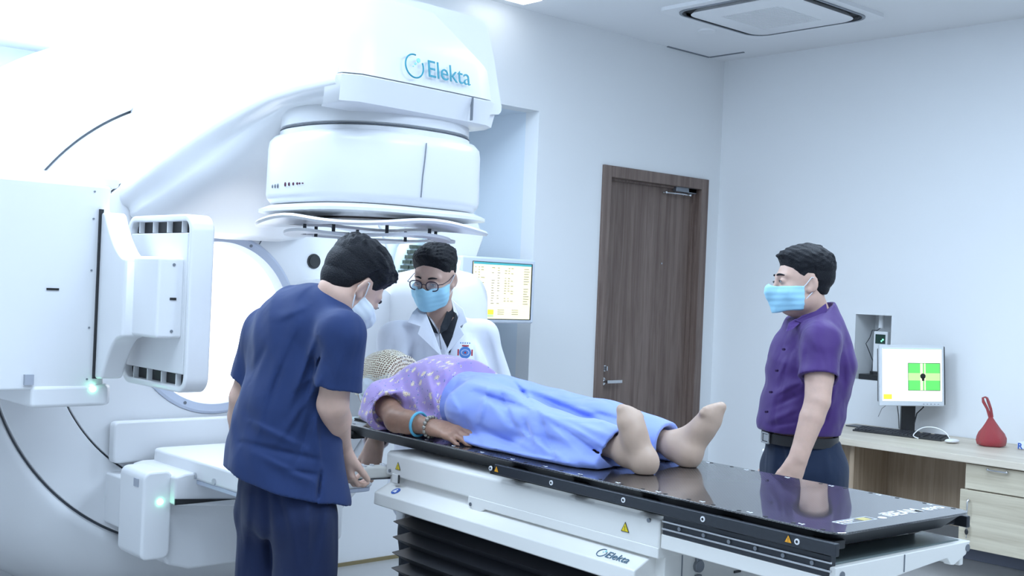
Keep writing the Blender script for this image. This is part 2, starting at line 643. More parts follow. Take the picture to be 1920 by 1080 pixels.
# radial seams on the face
b = MB()
for a, r0, r1 in ((22, .39, .70), (8, .39, .93), (62, .39, .70)):
    a = math.radians(a)
    p0, p1 = Vector((GX + r0 * math.cos(a), GY - .001, GZ + r0 * math.sin(a))), Vector((GX + r1 * math.cos(a), GY - .001, GZ + r1 * math.sin(a)))
    b.tube([p0, p1], .0025, 6)
b.split('face_seam', SEAM, g)
p = on_y(588, 490, GY)
b = MB().cyl(p + Vector((0, .01, 0)), p + Vector((0, -.006, 0)), .034, n=32)
sp = b.build('round_speaker', BLACK, g, bevel=.002)
b = MB()
for k in range(4):
    b.cyl(p + Vector((.0, -.006, 0)), p + Vector((0, -.009 + k * .0005, 0)), .026 - k * .006, n=24)
b.split('speaker_mesh', GAPM, sp)

# --- arm: lofted from the drum face forward to the hood over the head
def arm_ring(y, zb, zr, zt, wb, wr, wt, cx=None, flare=0.0):
    cx = 2.335 + (GX - 2.335) * min(1, max(0, (y - 3.1) / 1.2))
    """closed outline in XZ: rounded keel, concave side up to the rim, sloped top"""
    pts = []
    half = []
    half.append((0, zb))
    half.append((wb * .6, zb + .004))
    half.append((wb * .9, zb + .025))
    zs = min(zb + .07, zb + (zr - zb) * .38)
    half[2] = (wb * .9, zb + min(.025, (zs - zb) * .5))
    half.append((wb, zs))
    zm = max(zr - .075, zs + .012)
    for k in range(1, 6):
        t_ = k / 5
        half.append((wb + (wr - .012 - wb) * t_ ** 3, zs + (zm - zs) * t_))
    half.append((wr - .003, max(zr - .060, zm + .008)))
    half.append((wr, max(zr - .045, zm + .016)))
    half.append((wr, zr - .004))
    half.append((wr - .004, zr + .002))
    half.append(((wr + wt) / 2, (zr + zt) / 2 + .01))
    half.append((wt, zt - .01))
    half.append((wt * .8, zt))
    half.append((0, zt + .006))
    for x, z in half:
        pts.append((cx + x, y, z))
    for x, z in half[-2:0:-1]:
        pts.append((cx - x, y, z))
    return pts
AR = [  # y, keel, rim, top, keel half-width, rim half-width, top half-width
    (4.52, 1.665, 1.84, 2.36, .40, .455, .38),
    (4.46, 1.655, 1.86, 2.38, .42, .450, .38),
    (4.38, 1.68, 1.90, 2.39, .41, .440, .37),
    (4.25, 1.74, 1.965, 2.40, .37, .415, .35),
    (4.10, 1.80, 2.03, 2.37, .34, .385, .28),
    (3.90, 1.87, 2.09, 2.41, .315, .365, .27),
    (3.70, 1.96, 2.13, 2.43, .30, .355, .26),
    (3.47, 2.04, 2.15, 2.44, .29, .350, .26),
    (3.25, 2.055, 2.145, 2.44, .29, .350, .26),
    (3.06, 2.062, 2.14, 2.42, .29, .345, .26),
]
b = MB().loft([arm_ring(*a) for a in AR])
b.build('gantry_arm', WHITE, g, angle=60)
# front hood: rim band and the sloping panel that carries the logo (its right end set back a little)
def hood_line(z, y0, w0, bow=.012):
    out = []
    for k in range(13):
        u = -1 + k / 6
        x = HCX + w0 * u
        e = max(0, abs(u) - .88) / .12
        out.append((x, y0 + .05 * (u + 1) / 2 * 1.0 + bow * (u * u - 1) * .6 + .03 * e ** 2.2, z))
    out += [(HCX + w0, y0 + .16, z), (HCX - w0, y0 + .12, z)]
    return out
HCX = 2.335
b = MB().loft([hood_line(2.052 + .0, 3.045, .325), hood_line(2.060, 3.020, .335), hood_line(2.138, 3.0, .342), hood_line(2.142, 3.006, .338)])
b.build('hood_rim', WHITE, g, angle=50)
b = MB().loft([hood_line(2.146, 3.006, .336), hood_line(2.26, 3.018, .325), hood_line(2.40, 3.040, .30), hood_line(2.42, 3.07, .28)])
b.build('hood_front', WHITE, g, angle=50)
b = MB().box((2.522, 3.026, 2.062), (2.5235, 3.040, 2.14))
b.build('hood_seam', SEAM, g)
# logo on the hood
sl = Vector((0, .022, .14)).normalized()
ux = Vector((1, .085, 0)).normalized()
uy = (sl - ux * sl.dot(ux)).normalized()
nrm = ux.cross(uy)
lc, lr = on_y(776.5, 124, 3.008), .0385
arc = [lc + nrm * .002 + ux * lr * math.cos(a) + uy * lr * math.sin(a) for a in [math.radians(t_) for t_ in range(78, 78 + 307, 6)]]
b = MB().tube(arc, .0026, 8)
lg = b.build('logo_ring', TEAL, g)
b = MB()
for q, r in (((.020, .022), .0075), ((.006, .009), .0042), ((-.004, -.001), .002)):
    cc = lc + ux * q[0] + uy * q[1]
    b.cyl(cc - nrm * .001, cc + nrm * .0025, r, n=20)
b.split('logo_dot', TEAL2, lg)
text_mesh('brand_lettering', 'Elekta', .082, TEAL, g, on_y(801.5, 143, 3.010), ux, uy, .0012, -.0004)

# --- treatment head
HX, HY = 2.375, 3.38
HS = .905
b = MB().lathe([(.300, 2.09), (.315, 2.085), (.325, 2.065), (.325, 2.022), (.318, 2.018), (.318, 2.012), (.327, 2.008), (.330, 1.95)], (HX, HY, 0), 2, 96, sx=.97, sy=.97, sq=2.3)
b.build('head_collar', WHITE, g, angle=50)
b = MB().lathe([(.330, 1.995), (.350, 1.992), (.366, 1.975), (.370, 1.95), (.372, 1.79), (.368, 1.775), (.352, 1.757), (.30, 1.752)], (HX, HY, 0), 2, 120, sx=HS, sy=HS, sq=2.9)
hb = b.build('head_cover', WHITE, g, angle=50)
b = MB().lathe([(.327, 2.0135), (.3195, 2.0175), (.3195, 2.0115)], (HX, HY, 0), 2, 96, sx=.97, sy=.97, sq=2.3, closed=True)
b.build('collar_seam', SEAM, g)
# front seam and the row of dots
def head_pt(ang, z, r=.3735, sq=2.9):
    r = r * HS
    ct, st = math.cos(ang), math.sin(ang)
    e = 2 / sq
    return Vector((HX + r * math.copysign(abs(ct) ** e, ct), HY + r * math.copysign(abs(st) ** e, st), z))
def head_px(px, z):
    """point of the head cover's near side under an image column"""
    best = None
    for k in range(720):
        p = head_pt(math.radians(140 + k * .3), z)
        q = p - EYE
        u = q.dot(VR) / q.dot(VF) * FPX * math.cos(ROLL) - (-q.z / q.dot(VF) * FPX) * math.sin(ROLL) + 960
        if best is None or abs(u - px) < best[0]:
            best = (abs(u - px), p)
    return best[1]
b = MB().tube([head_px(px, z) for px, z in ((790, 1.785), (793, 1.85), (797, 1.91), (800, 1.965))], .002, 6)
b.build('cover_seam', SEAM, hb)
b = MB()
for k, px in enumerate((567, 562, 557, 550, 543, 535)):
    b.ball(head_px(px, 1.815), (.0035, .0035, .0022 + k * .0011), 8)
b.split('distance_mark', mat('maroon_ink', (.10, .02, .05), .5), hb)
b = MB()
for k, px in enumerate((521, 516, 511)):
    b.ball(head_px(px, 1.812), (.003, .003, .0085 - k * .001), 8)
b.split('pale_mark', GREYM, hb)
# wavy accessory skirt under the head: two contoured plates held by dark pins
def wavy(r, amp, n=120, ph=0.0, sq=3.2):
    out = []
    r = r * .91
    for i in range(n):
        t_ = 2 * PI * i / n
        e = 2 / sq
        rr = r * (1 + amp * math.cos(4 * t_ + ph))
        ct, st = math.cos(t_), math.sin(t_)
        out.append((HX + rr * math.copysign(abs(ct) ** e, ct), HY + rr * math.copysign(abs(st) ** e, st)))
    return out
def wz(x, y, base, a):
    t_ = math.atan2(y - HY, x - HX)
    return base + a * math.cos(4 * t_)
b = MB()
o1, o2, o3 = wavy(.352, 0), wavy(.385, 0), wavy(.30, 0)
b.loft([[(x, y, 1.754) for x, y in o3], [(x, y, 1.752) for x, y in o1], [(x, y, 1.738) for x, y in o2], [(x, y, 1.728) for x, y in o2], [(x, y, 1.718) for x, y in o3], ])
b.build('head_skirt', WHITE, g, angle=50)
b = MB()
oo, oi = wavy(.392, .0), wavy(.245, .16, ph=PI)
b.loft([[(x, y, wz(x, y, 1.706, .012)) for x, y in oo], [(x, y, wz(x, y, 1.698, .012)) for x, y in wavy(.398, 0)], [(x, y, wz(x, y, 1.690, .012)) for x, y in oo], [(x, y, 1.692) for x, y in oi], [(x, y, 1.702) for x, y in oi]], cap=False, closed=True)
b.build('shadow_tray_frame', WHITE, g, angle=50)
b = MB()
oo, oi = wavy(.30, .10), wavy(.235, .16)
b.loft([[(x, y, wz(x, y, 1.664, .008)) for x, y in oo], [(x, y, wz(x, y, 1.654, .008)) for x, y in oo], [(x, y, 1.655) for x, y in oi], [(x, y, 1.663) for x, y in oi]], cap=False, closed=True)
b.build('touch_guard', WHITE, g, angle=50)
b = MB()
for k in range(8):
    a = PI / 4 * k + PI / 8
    x, y = HX + .235 * math.cos(a), HY + .235 * math.sin(a)
    b.cyl((x, y, 1.655), (x, y, 1.700), .006, n=12)
b.split('guard_pin', DGREY, g)
b = MB().lathe([(.21, 1.722), (.21, 1.712), (.05, 1.712), (.05, 1.722)], (HX, HY, 0), 2, 60, closed=True)
b.build('collimator_face', mat('collimator_brown', (.10, .085, .075), .5, metal=.3), g)
b = MB().cyl((HX, HY, 1.720), (HX, HY, 1.709), .085, n=40).box((HX - .02, HY - .12, 1.706), (HX + .02, HY + .12, 1.714))
b.build('collimator_window', GREYM, g)

# --- kV detector on the left: housing, bracket, panel
b = MB()
hp = [(1.18, 4.42), (1.18, 4.10), (1.26, 4.02), (1.40, 4.00), (1.655, 3.995), (1.70, 4.02), (1.72, 4.10), (1.72, 4.42)]
b.prism(hp, 2, 1.085, 1.80)
b.build('detector_housing', WHITE, g, bevel=.012)
b = MB().prism([(1.44, 4.44), (1.44, 3.99), (1.70, 3.99), (1.725, 4.02), (1.725, 4.44)], 2, 1.025, 1.10)
b.build('housing_foot', WHITE, g, bevel=.014)
b = MB().prism([(1.395, 4.44), (1.395, 4.03), (1.735, 4.03), (1.735, 4.44)], 2, 1.795, 1.835)
b.build('housing_cap', WHITE, g, bevel=.012)
b = MB().cyl(on_y(174, 729, 3.99) + Vector((0, .01, 0)), on_y(174, 729, 3.99) + Vector((0, -.004, 0)), .0105, n=20)
b.build('status_light', GLED, g)
b = MB().box((1.415, 4.02, 1.105), (1.445, 3.985, 1.14))
b.build('rating_plate', mat('grey_label', (.42, .45, .52), .5), g)
b = MB().box((1.478, 3.9935, 1.4265), (1.520, 3.9965, 1.434))
for q in ((25, 536), (27, 555)):
    pq = on_y(*q, 4.0)
b.build('housing_slot', INKB, g)
b = MB()
for z in (1.12, 1.30, 1.50, 1.68, 1.775):
    b.cyl((1.63, 3.992, z), (1.63, 3.999, z), .0035, n=8)
b.split('housing_screw', SEAM, g)
b = MB().box((1.648, 3.985, 1.122), (1.662, 4.12, 1.715))
b.build('bracket_slot', GAPM, g)
b = MB()
br = [(4.08, 1.70), (3.965, 1.705)]
for k in range(0, 9):
    a = k / 8
    br.append((3.955 - .125 * a ** 1.1 - .05 * a, 1.695 - .15 * (1 - (1 - a) ** 1.7)))
br += [(3.78, 1.535), (3.78, 1.28)]
for k in range(0, 9):
    a = k / 8
    br.append((3.80 + .14 * a, 1.275 - .15 * a ** 1.8))
br += [(4.08, 1.115)]
b.prism(br, 0, 1.655, 1.735)
b.build('detector_bracket', WHITE, g, bevel=.010)
b = MB().box((1.69, 3.60, 1.285), (1.785, 3.84, 1.555))
bb = b.build('bracket_box', WHITE, g, bevel=.012)
MB().box((1.735, 3.597, 1.413), (1.757, 3.602, 1.421)).build('box_slot', INKB, bb)
for z in (1.53, 1.31):
    MB().cyl((1.745, 3.597, z), (1.745, 3.602, z), .005, n=10).build('box_screw', SEAM, bb)
# the panel: rim, recessed back, black vent gaps
PX0, PX1, PY0, PY1, PZ0, PZ1 = 1.775, 1.86, 3.545, 4.045, 1.105, 1.70
b = MB()
outer, inner = rrect(PY0, PZ0, PY1, PZ1, .055), rrect(PY0 + .022, PZ0 + .022, PY1 - .022, PZ1 - .022, .035)
b.loft([[(PX0, y, z) for y, z in outer], [(PX1, y, z) for y, z in outer], [(PX1, y, z) for y, z in inner], [(PX0, y, z) for y, z in inner]], cap=False, closed=True)
b.build('detector_rim', WHITE, g, bevel=.008)
b = MB().box((PX0 + .03, PY0 + .02, PZ0 + .02), (PX1 - .006, PY1 - .02, PZ1 - .02))
b.build('detector_core', GAPM, g)
b = MB().box((PX0 + .006, PY0 + .035, PZ0 + .062), (PX0 + .032, PY1 - .024, PZ1 - .062))
b.build('detector_back', WHITE2, g, bevel=.004)
b = MB()
for z0, z1 in ((PZ0 + .022, PZ0 + .06), (PZ1 - .06, PZ1 - .022)):
    for k in range(4):
        y = PY0 + .09 + k * .11
        b.box((PX0 + .012, y, z0), (PX0 + .032, y + .006, z1))
b.split('vent_bar', WHITE2, g)

# --- portal imager below: housing, arm and flat white panel
b = MB().prism(rrect(1.885, .435, 2.00, .765, .03), 1, 4.06, 4.27)
b.build('imager_housing', WHITE, g, bevel=.012)
MB().box((1.93, 4.26, .50), (2.0, 4.52, .70)).build('housing_neck', WHITE, g, bevel=.01)
b = MB().cyl(on_y(300, 941, 4.06) + Vector((0, .01, 0)), on_y(300, 941, 4.06) + Vector((0, -.005, 0)), .0105, n=20)
b.build('status_light', GLED, g)
b = MB().box((1.882, 4.10, .705), (1.887, 4.14, .735))
b.build('rating_plate', mat('grey_label', (.42, .45, .52), .5), g)
b = MB().prism([(1.99, .44), (2.01, .40), (2.10, .37), (2.75, .37), (2.80, .42), (2.80, .635), (1.99, .635)], 1, 4.10, 4.48)
b.build('imager_base', WHITE, g, bevel=.015)
b = MB().prism([(1.99, .64), (1.99, .745), (2.03, .755), (2.75, .755), (2.75, .60), (2.35, .60)], 1, 4.02, 4.40)
b.build('imager_arm', WHITE, g, bevel=.010)
b = MB().prism([(1.99, .642), (2.25, .642), (1.99, .665)], 1, 4.015, 4.02)
b.build('arm_gap', GAPM, g)
b = MB()
b.loft([[(x, 4.44, z) for x, z in rrect(1.93, .74, 2.86, .905, .02)], [(x, 4.49, z) for x, z in rrect(1.93, .74, 2.86, .905, .02)]])
b.build('imager_backplate', WHITE2, g, bevel=.01)
b = MB().prism(rrect(2.07, 3.58, 2.585, 4.40, .035), 2, .728, .802)
pn = b.build('imager_panel', WHITE, g, bevel=.012)
b = MB().prism(rrect(2.076, 3.586, 2.579, 4.394, .035), 2, .712, .729)
b.build('panel_underside', RINGM, pn, bevel=.004)
b = MB()
for y in (4.02, 3.87):
    b.cyl((2.075, y, .745), (2.064, y, .745), .012, n=20)
b.split('panel_bolt', CHROME, pn)
b = MB().prism([(2.36, .40), (2.52, .40), (2.50, .70), (2.36, .70)], 1, 3.96, 4.02)
b.build('arm_link', WHITE2, g, bevel=.01)

# --- kV source on the right with the cable track
b = MB()
S = []
for y, x0, x1, z0, z1 in ((4.50, 2.98, 3.42, 1.05, 1.50), (4.30, 2.98, 3.42, 1.03, 1.53), (4.05, 3.02, 3.42, 1.02, 1.575), (3.92, 3.04, 3.40, 1.05, 1.56), (3.86, 3.09, 3.35, 1.12, 1.50)):
    S.append([(x, y, z) for x, z in rrect(x0, z0, x1, z1, .13, 8)])
b.loft(S)
b.build('xray_source_cover', WHITE, g, angle=60)
b = MB()
S = []
for y, x0, x1, z0, z1 in ((4.50, 2.72, 3.06, 1.02, 1.50), (4.25, 2.74, 3.07, 1.02, 1.52), (4.12, 2.78, 3.05, 1.06, 1.48)):
    S.append([(x, y, z) for x, z in rrect(x0, z0, x1, z1, .12, 8)])
b.loft(S)
b.build('source_arm_cover', WHITE, g, angle=60)
b = MB()
pth = [Vector((on_y(px, py, 4.44).x, 4.44, on_y(px, py, 4.44).z)) for px, py in ((752, 520), (757, 495), (764, 472), (775, 452), (792, 446))]
b.tube(pth, [.045, .05, .052, .05, .03], 14)
ct = b.build('cable_track', mat('pale_cyan_plastic', (.62, .76, .80), .4), g)
b = MB()
for k in range(7):
    q = on_y(782 - k * 4.2, 463 + k * 9.5, 4.38)
    for s_ in (-1, 1):
        b.box((q.x - .014 + s_ * .018, 4.375, q.z - .008), (q.x + .014 + s_ * .018, 4.40, q.z + .008))
b.split('track_slot', mat('dark_olive', (.06, .08, .06), .5), ct)

# --- in-room monitor beside the gantry
t = thing('wall_monitor', 'pale grey monitor with a yellow data screen mounted beside the gantry', 'monitor', (4.44, 5.0, 1.3))
b = MB().box((4.135, 5.0, 1.295), (4.70, 5.055, 1.67))
b.build('monitor_case', mat('pale_blue_grey', (.66, .71, .80), .4), t, bevel=.012)
b = MB().prism([(4.06, 1.40), (4.14, 1.66), (4.14, 1.30)], 1, 5.01, 5.05)
b.build('side_shroud', WHITE2, t, bevel=.006)
b = MB().box((4.40, 5.055, 1.40), (4.54, 5.26, 1.52))
b.build('mount', GREYM, t)
sx0, sx1, sz0, sz1 = 4.215, 4.665, 1.32, 1.64
b = MB().box((sx0 - .004, 4.996, sz0 - .004), (sx1 + .006, 5.001, sz1 + .004))
b.build('screen_border', GAPM, t)
def glow(name, col, s_=1.0):
    return mat(name, col, .4, emit=col, estr=s_)
b = MB().box((sx0, 4.993, sz0), (sx1 - .006, 4.996, sz1))
sc = b.build('screen', glow('screen_cream', (.92, .84, .50), .50), t)
b = MB().box((sx0, 4.9915, sz1 - .012), (sx1 - .006, 4.993, sz1))
b.build('title_bar', glow('screen_teal', (.05, .30, .34), .6), sc)
b = MB()
b.box((sx0 + .13, 4.9918, sz0 + .085), (sx0 + .165, 4.993, sz1 - .05))
b.box((sx0 + .175, 4.9918, sz0 + .085), (sx0 + .205, 4.993, sz1 - .05))
b.box((sx0 + .06, 4.9918, sz0 + .067), (sx0 + .34, 4.993, sz0 + .077))
b.build('table_columns', glow('screen_tan', (.72, .66, .48), .7), sc)
b = MB().box((sx0 + .04, 4.9912, sz0 + .025), (sx0 + .16, 4.993, sz0 + .052))
b.build('orange_bar', glow('screen_orange', (.95, .55, .04), .8), sc)
b = MB().box((sx0 + .06, 4.9912, sz0 + .010), (sx0 + .16, 4.993, sz0 + .024))
b.build('green_bar', glow('screen_green', (.35, .85, .25), .8), sc)
b = MB()
rng = random.Random(3)
for k in range(15):
    z = sz1 - .030 - k * .0145
    for x, w_ in ((.01, .012), (.035, .012), (.055, .03), (.136, .024), (.180, .020), (.235, .018), (.262, .014), (.285, .02), (.385, .045)):
        if rng.random() < .72:
            b.box((sx0 + x, 4.9905, z), (sx0 + x + w_ * rng.uniform(.6, 1), 4.9916, z + .0035))
for x in (.19, .30):
    for k in range(3):
        b.box((sx0 + x, 4.9905, sz0 + .05 - k * .012), (sx0 + x + .05, 4.9916, sz0 + .053 - k * .012))
b.build('screen_writing', glow('screen_dark', (.22, .22, .18), .25), sc)

# ================================================================== THE TREATMENT TABLE
# local frame: origin on the floor below the middle of the foot end, y towards the head end, x to the far side
TROT = math.radians(-3.2)
TO = Vector((2.372, 1.292, 0))
tb = thing('treatment_table', 'radiotherapy couch with glossy black carbon tabletop on a white motorised base with black bellows', 'medical table', TO, TROT, local=True)


def T(x, y, z):
    c, s = math.cos(TROT), math.sin(TROT)
    return Vector((TO.x + x * c - y * s, TO.y + x * s + y * c, z))


def Tinv(p):
    c, s = math.cos(TROT), math.sin(TROT)
    dx, dy = p.x - TO.x, p.y - TO.y
    return Vector((dx * c + dy * s, -dx * s + dy * c, p.z))


# carbon fibre weave, glossy lacquer
cm = bpy.data.materials.new('carbon_weave')
cm.use_nodes = True
nt = cm.node_tree
bs = nt.nodes['Principled BSDF']
tc = nt.nodes.new('ShaderNodeTexCoord')
ck = nt.nodes.new('ShaderNodeTexWave')
ck.wave_type = 'BANDS'
ck.bands_direction = 'DIAGONAL'
ck.inputs['Scale'].default_value = 55
ck2 = nt.nodes.new('ShaderNodeTexWave')
ck2.bands_direction = 'X'
ck2.inputs['Scale'].default_value = 60
mm = nt.nodes.new('ShaderNodeMath')
mm.operation = 'MULTIPLY'
rp = nt.nodes.new('ShaderNodeValToRGB')
rp.color_ramp.elements[0].color = (0.006, 0.006, 0.008, 1)
rp.color_ramp.elements[1].color = (0.060, 0.055, 0.055, 1)
nt.links.new(tc.outputs['Object'], ck.inputs['Vector'])
nt.links.new(tc.outputs['Object'], ck2.inputs['Vector'])
nt.links.new(ck.outputs['Fac'], mm.inputs[0])
nt.links.new(ck2.outputs['Fac'], mm.inputs[1])
nt.links.new(mm.outputs[0], rp.inputs['Fac'])
nt.links.new(rp.outputs['Color'], bs.inputs['Base Color'])
bs.inputs['Roughness'].default_value = 0.30
bs.inputs['Coat Weight'].default_value = 1.0
bs.inputs['Coat Roughness'].default_value = 0.02
bs.inputs['Coat IOR'].default_value = 2.3
CARBON = cm

ZT = 1.024
TL = 2.03
def outline(w, y0, y1, r0, r1, z, cham):
    """table outline: foot end with radius r0, head end chamfered"""
    pts = []
    n = 6
    for i in range(n + 1):
        a = math.radians(180 + 90 * i / n)
        pts.append((-w + r0 + r0 * math.cos(a), y0 + r0 + r0 * math.sin(a), z))
    for i in range(n + 1):
        a = math.radians(270 + 90 * i / n)
        pts.append((w - r0 + r0 * math.cos(a), y0 + r0 + r0 * math.sin(a), z))
    pts += [(w, y1 - cham, z), (w - .02, y1, z), (-w + .02, y1, z), (-w, y1 - cham, z)]
    return pts
b = MB().loft([outline(.208, .062, TL - .03, .015, 0, ZT - .046, .05), outline(.218, .045, TL - .012, .02, 0, ZT - .040, .05), outline(.258, .008, TL - .004, .04, 0, ZT - .0052, .06), outline(.258, .008, TL - .004, .04, 0, ZT - .0040, .06)])
b.build('table_underbody', mat('matte_carbon', (.022, .024, .028), .5), tb, angle=20)
b = MB().loft([outline(.264, .001, TL - .001, .04, 0, ZT - .0050, .06), outline(.265, 0, TL, .04, 0, ZT - .0040, .06), outline(.265, 0, TL, .04, 0, ZT - .0010, .06), outline(.2640, .001, TL - .001, .04, 0, ZT, .06)])
tt = b.build('tabletop', CARBON, tb, angle=20)
HOLE = mat('hole_black', (.004, .004, .005), .6)
for s_ in (-1, 1):
    hs, ms = MB(), MB()
    for k in range(27):
        y = .045 + k * .075
        hs.cyl((s_ * .2525, y, ZT - .001), (s_ * .2525, y, ZT + .0006), .0055, n=12)
    for k in range(14):
        y = .10 + k * .14
        ms.box((s_ * .247 - .005, y - .002, ZT - .001), (s_ * .247 + .005, y + .002, ZT + .0006))
        ms.box((s_ * .247 - .001, y + .006, ZT - .001), (s_ * .247 + .003, y + .012, ZT + .0006))
    hs.split('index_hole', HOLE, tt)
    ms.split('index_mark', WINK, tt)
text_mesh('model_lettering', 'iBEAM evo', .052, WINK, tt, (.012, .058, ZT + .0004), (1, 0, 0), (0, 1, 0), .0003, .0004)
b = MB()
for x0, y0, x1, y1 in ((-.165, .085, -.040, .0865), (-.165, .055, -.040, .0565), (-.165, .055, -.1635, .0865), (-.0415, .055, -.040, .0865), (-.16, .074, -.10, .079), (-.16, .063, -.12, .067)):
    b.box((x0, y0, ZT - .001), (x1, y1, ZT + .0006))
b.split('label_line', WINK, tt)
MB().box((-.085, .060, ZT - .001), (-.055, .082, ZT + .0006)).build('label_mark', mat('dull_yellow', (.45, .38, .12), .5), tt)
MB().cyl((-.015, .06, ZT - .001), (-.015, .06, ZT + .0006), .010, n=16).build('round_mark', WINK, tt)
# accessory rails, near and far
def rail(s_, y0, y1, nm):
    b = MB().box((s_ * .272, y0, .981), (s_ * .286, y1, 1.008))
    r = b.build(nm, DGREY, tb, bevel=.0025)
    b = MB()
    n = 5
    for k in range(n):
        y = y0 + .06 + (y1 - y0 - .12) * k / (n - 1)
        b.box((s_ * .21, y - .03, .985), (s_ * .272, y + .03, 1.004))
    b.split('rail_bracket', BLACK, r, bevel=.002)
    return r
r = rail(-1, -.012, 1.115, 'accessory_rail')
for k, px in enumerate(((945, 875.5), (1063, 902), (1197, 934), (1350, 968.5), (1526, 1010))):
    p = Tinv(on_z(px[0], px[1], .995))
    y = p.y
    b = MB().cyl((-.285, y, .9945), (-.288, y, .9945), .0065, n=18)
    s1 = b.build('screw', WHITE2, r)
    MB().cyl((-.2875, y, .9945), (-.2885, y, .9945), .0032, n=12).build('screw_socket', BLACK, s1)
for px in ((957, 878), (1507, 1006.5)):
    p = Tinv(on_z(px[0], px[1], .995))
    warning_sticker(r, (-.2862, p.y, .9935), (0, -1, 0), (0, 0, 1), .0125, ORG)
rail(1, .02, 1.115, 'accessory_rail')
# the black sub-frame between tabletop and base, slide rails at the foot
b = MB().box((-.235, .13, .955), (.235, 1.20, .980))
b.build('slide_frame', BLACK, tb, bevel=.004)
b = MB().box((-.262, .015, .930), (-.245, .49, .975))
sr = b.build('slide_rail', DGREY, tb, bevel=.002)
b = MB()
for z in (.9615, .944):
    b.box((-.2665, .012, z - .0025), (-.261, .49, z + .0025))
b.split('rail_lip', CHROME, sr, bevel=.0015)
b = MB()
for k in range(6):
    b.cyl((-.2655, .06 + .075 * k, .9525), (-.262, .06 + .075 * k, .9525), .005, n=10)
b.split('rail_bolt', GREYM, sr)
# white carriage with the cut-out end plate
b = MB()
b.box((-.262, .020, .895), (-.245, .495, .930))
b.box((.245, .020, .895), (.262, .62, .955))
b.box((-.245, .022, .925), (.245, .62, .945))
b.build('carriage', CREAM, tb, bevel=.003)
b = MB()
ep = [(-.262, .953), (-.262, .80), (-.215, .80), (-.205, .865), (-.172, .895), (.0, .912), (.165, .925), (.180, .908), (.195, .906), (.245, .925), (.262, .955)]
b.prism(ep, 1, .004, .022)
epo = b.build('end_plate', CREAM, tb, bevel=.002)
b = MB()
for x, z in ((-.238, .935), (.249, .940)):
    b.cyl((x, .0045, z), (x, .002, z), .0085, n=16)
b.split('plate_screw', GREYM, epo)
MB().box((-.012, .0025, .915), (-.009, .0045, .953)).build('plate_notch', SEAM, epo)
b = MB()
arcp = [(-.245 + .49 * k / 10, .028 - .006 * math.sin(PI * k / 10) + .0, .946) for k in range(11)]
b.box((-.245, .022, .945), (.245, .12, .957))
b.build('carriage_cover', mat('green_grey', (.16, .20, .20), .25), tb, bevel=.004)
# base: upper cover, sloping shelf with lip
CY0, CY1 = .50, 1.70
b = MB()
prof = [(-.262, .958), (-.250, .966), (.250, .966), (.262, .958), (.262, .890), (-.262, .890)]
b.prism(prof, 1, CY0, CY1)
uc = b.build('upper_cover', CREAM, tb, bevel=.006)
# deeper foot half of the cover with a notch tooth
b = MB().prism([(CY0 + .001, .895), (CY0 + .001, .868), (1.18, .868), (1.20, .856), (1.235, .856), (1.26, .870), (1.26, .895)], 0, -.263, .263)
b.build('cover_skirt', CREAM, tb, bevel=.003)
b = MB().prism([(-.245, .893), (-.250, .865), (-.305, .838), (-.307, .800), (-.28, .795), (.28, .795), (.307, .800), (.305, .838), (.250, .865), (.245, .893)], 1, CY0 + .035, CY1 - .005)
lf = b.build('base_fairing', CREAM, tb, bevel=.004)
b = MB().box((-.235, CY0 + .004, .60), (.255, CY0 + .06, .893))
ej = b.build('end_panel', CREAM, tb, bevel=.003)
b = MB().box((-.176, CY0 + .0015, .60), (-.174, CY0 + .006, .868))
b.build('panel_seam', SEAM, ej)
for z in (.835, .792):
    b = MB().cyl((-.118, CY0 + .006, z), (-.118, CY0 - .006, z), .0155, n=24).box((-.128, CY0 - .004, z + .010), (-.108, CY0 + .004, z + .022))
    b.build('socket', GREYM, ej, bevel=.0015)
b = MB()
for x, z in ((-.055, .840), (-.055, .770), (.10, .84)):
    b.cyl((x, CY0 + .006, z), (x, CY0 + .002, z), .003, n=10)
b.split('panel_screw', SEAM, ej)
MB().box((.02, CY0 + .001, .800), (.045, CY0 + .006, .806)).build('panel_slot', BLACK, ej)
# stickers on the near side
def near_pt(px, py, x=-.2635):
    """point of the near side plane (local x) seen at a pixel"""
    lo, hi = 1.0, 6.0
    for _ in range(50):
        mid = (lo + hi) / 2
        if Tinv(at(px, py, mid)).x > x:
            hi = mid
        else:
            lo = mid
    return Tinv(at(px, py, lo))
p1, p2 = near_pt(746, 876), near_pt(1172, 991)
warning_sticker(uc, (-.2632, p1.y, p1.z), (0, -1, 0), (0, 0, 1), .0165, YEL)
warning_sticker(uc, (-.2632, p2.y, p2.z), (0, -1, 0), (0, 0, 1), .0165, YEL)
su, sv = Vector((0, -1, 0)), Vector((.055, 0, .027)).normalized()
sn = su.cross(sv)
pc = near_pt(742, 926, -.279)
q = Vector((-.279, pc.y, .851)) + sn * .001
MB().cyl(q - sn * .001, q + sn * .0006, .0155, n=32).build('round_sticker', BLUE, lf)
b = MB()
for (x, y), r in (((.0, .006), .0035), ((-.003, -.001), .0045), ((.004, -.004), .0045), ((-.006, -.005), .003)):
    c_ = q + su * x + sv * y
    b.cyl(c_, c_ + sn * .0011, r, n=14)
b.split('sticker_figure', WINK, bpy.data.objects['round_sticker'])
MB().box((-.268, CY1 - .075, .872), (-.2625, CY1 - .045, .900)).build('latch', CREAM, uc, bevel=.002)
MB().box((-.2645, CY1 - .082, .873), (-.2625, CY1 - .076, .899)).build('latch_slot', BLACK, uc)
b = MB()
for y, z in ((CY1 - .025, .905), (1.245, .872), (CY0 + .035, .955)):
    b.cyl((-.2655, y, z), (-.2620, y, z), .0055, n=12)
b.split('cover_screw', GREYM, uc)
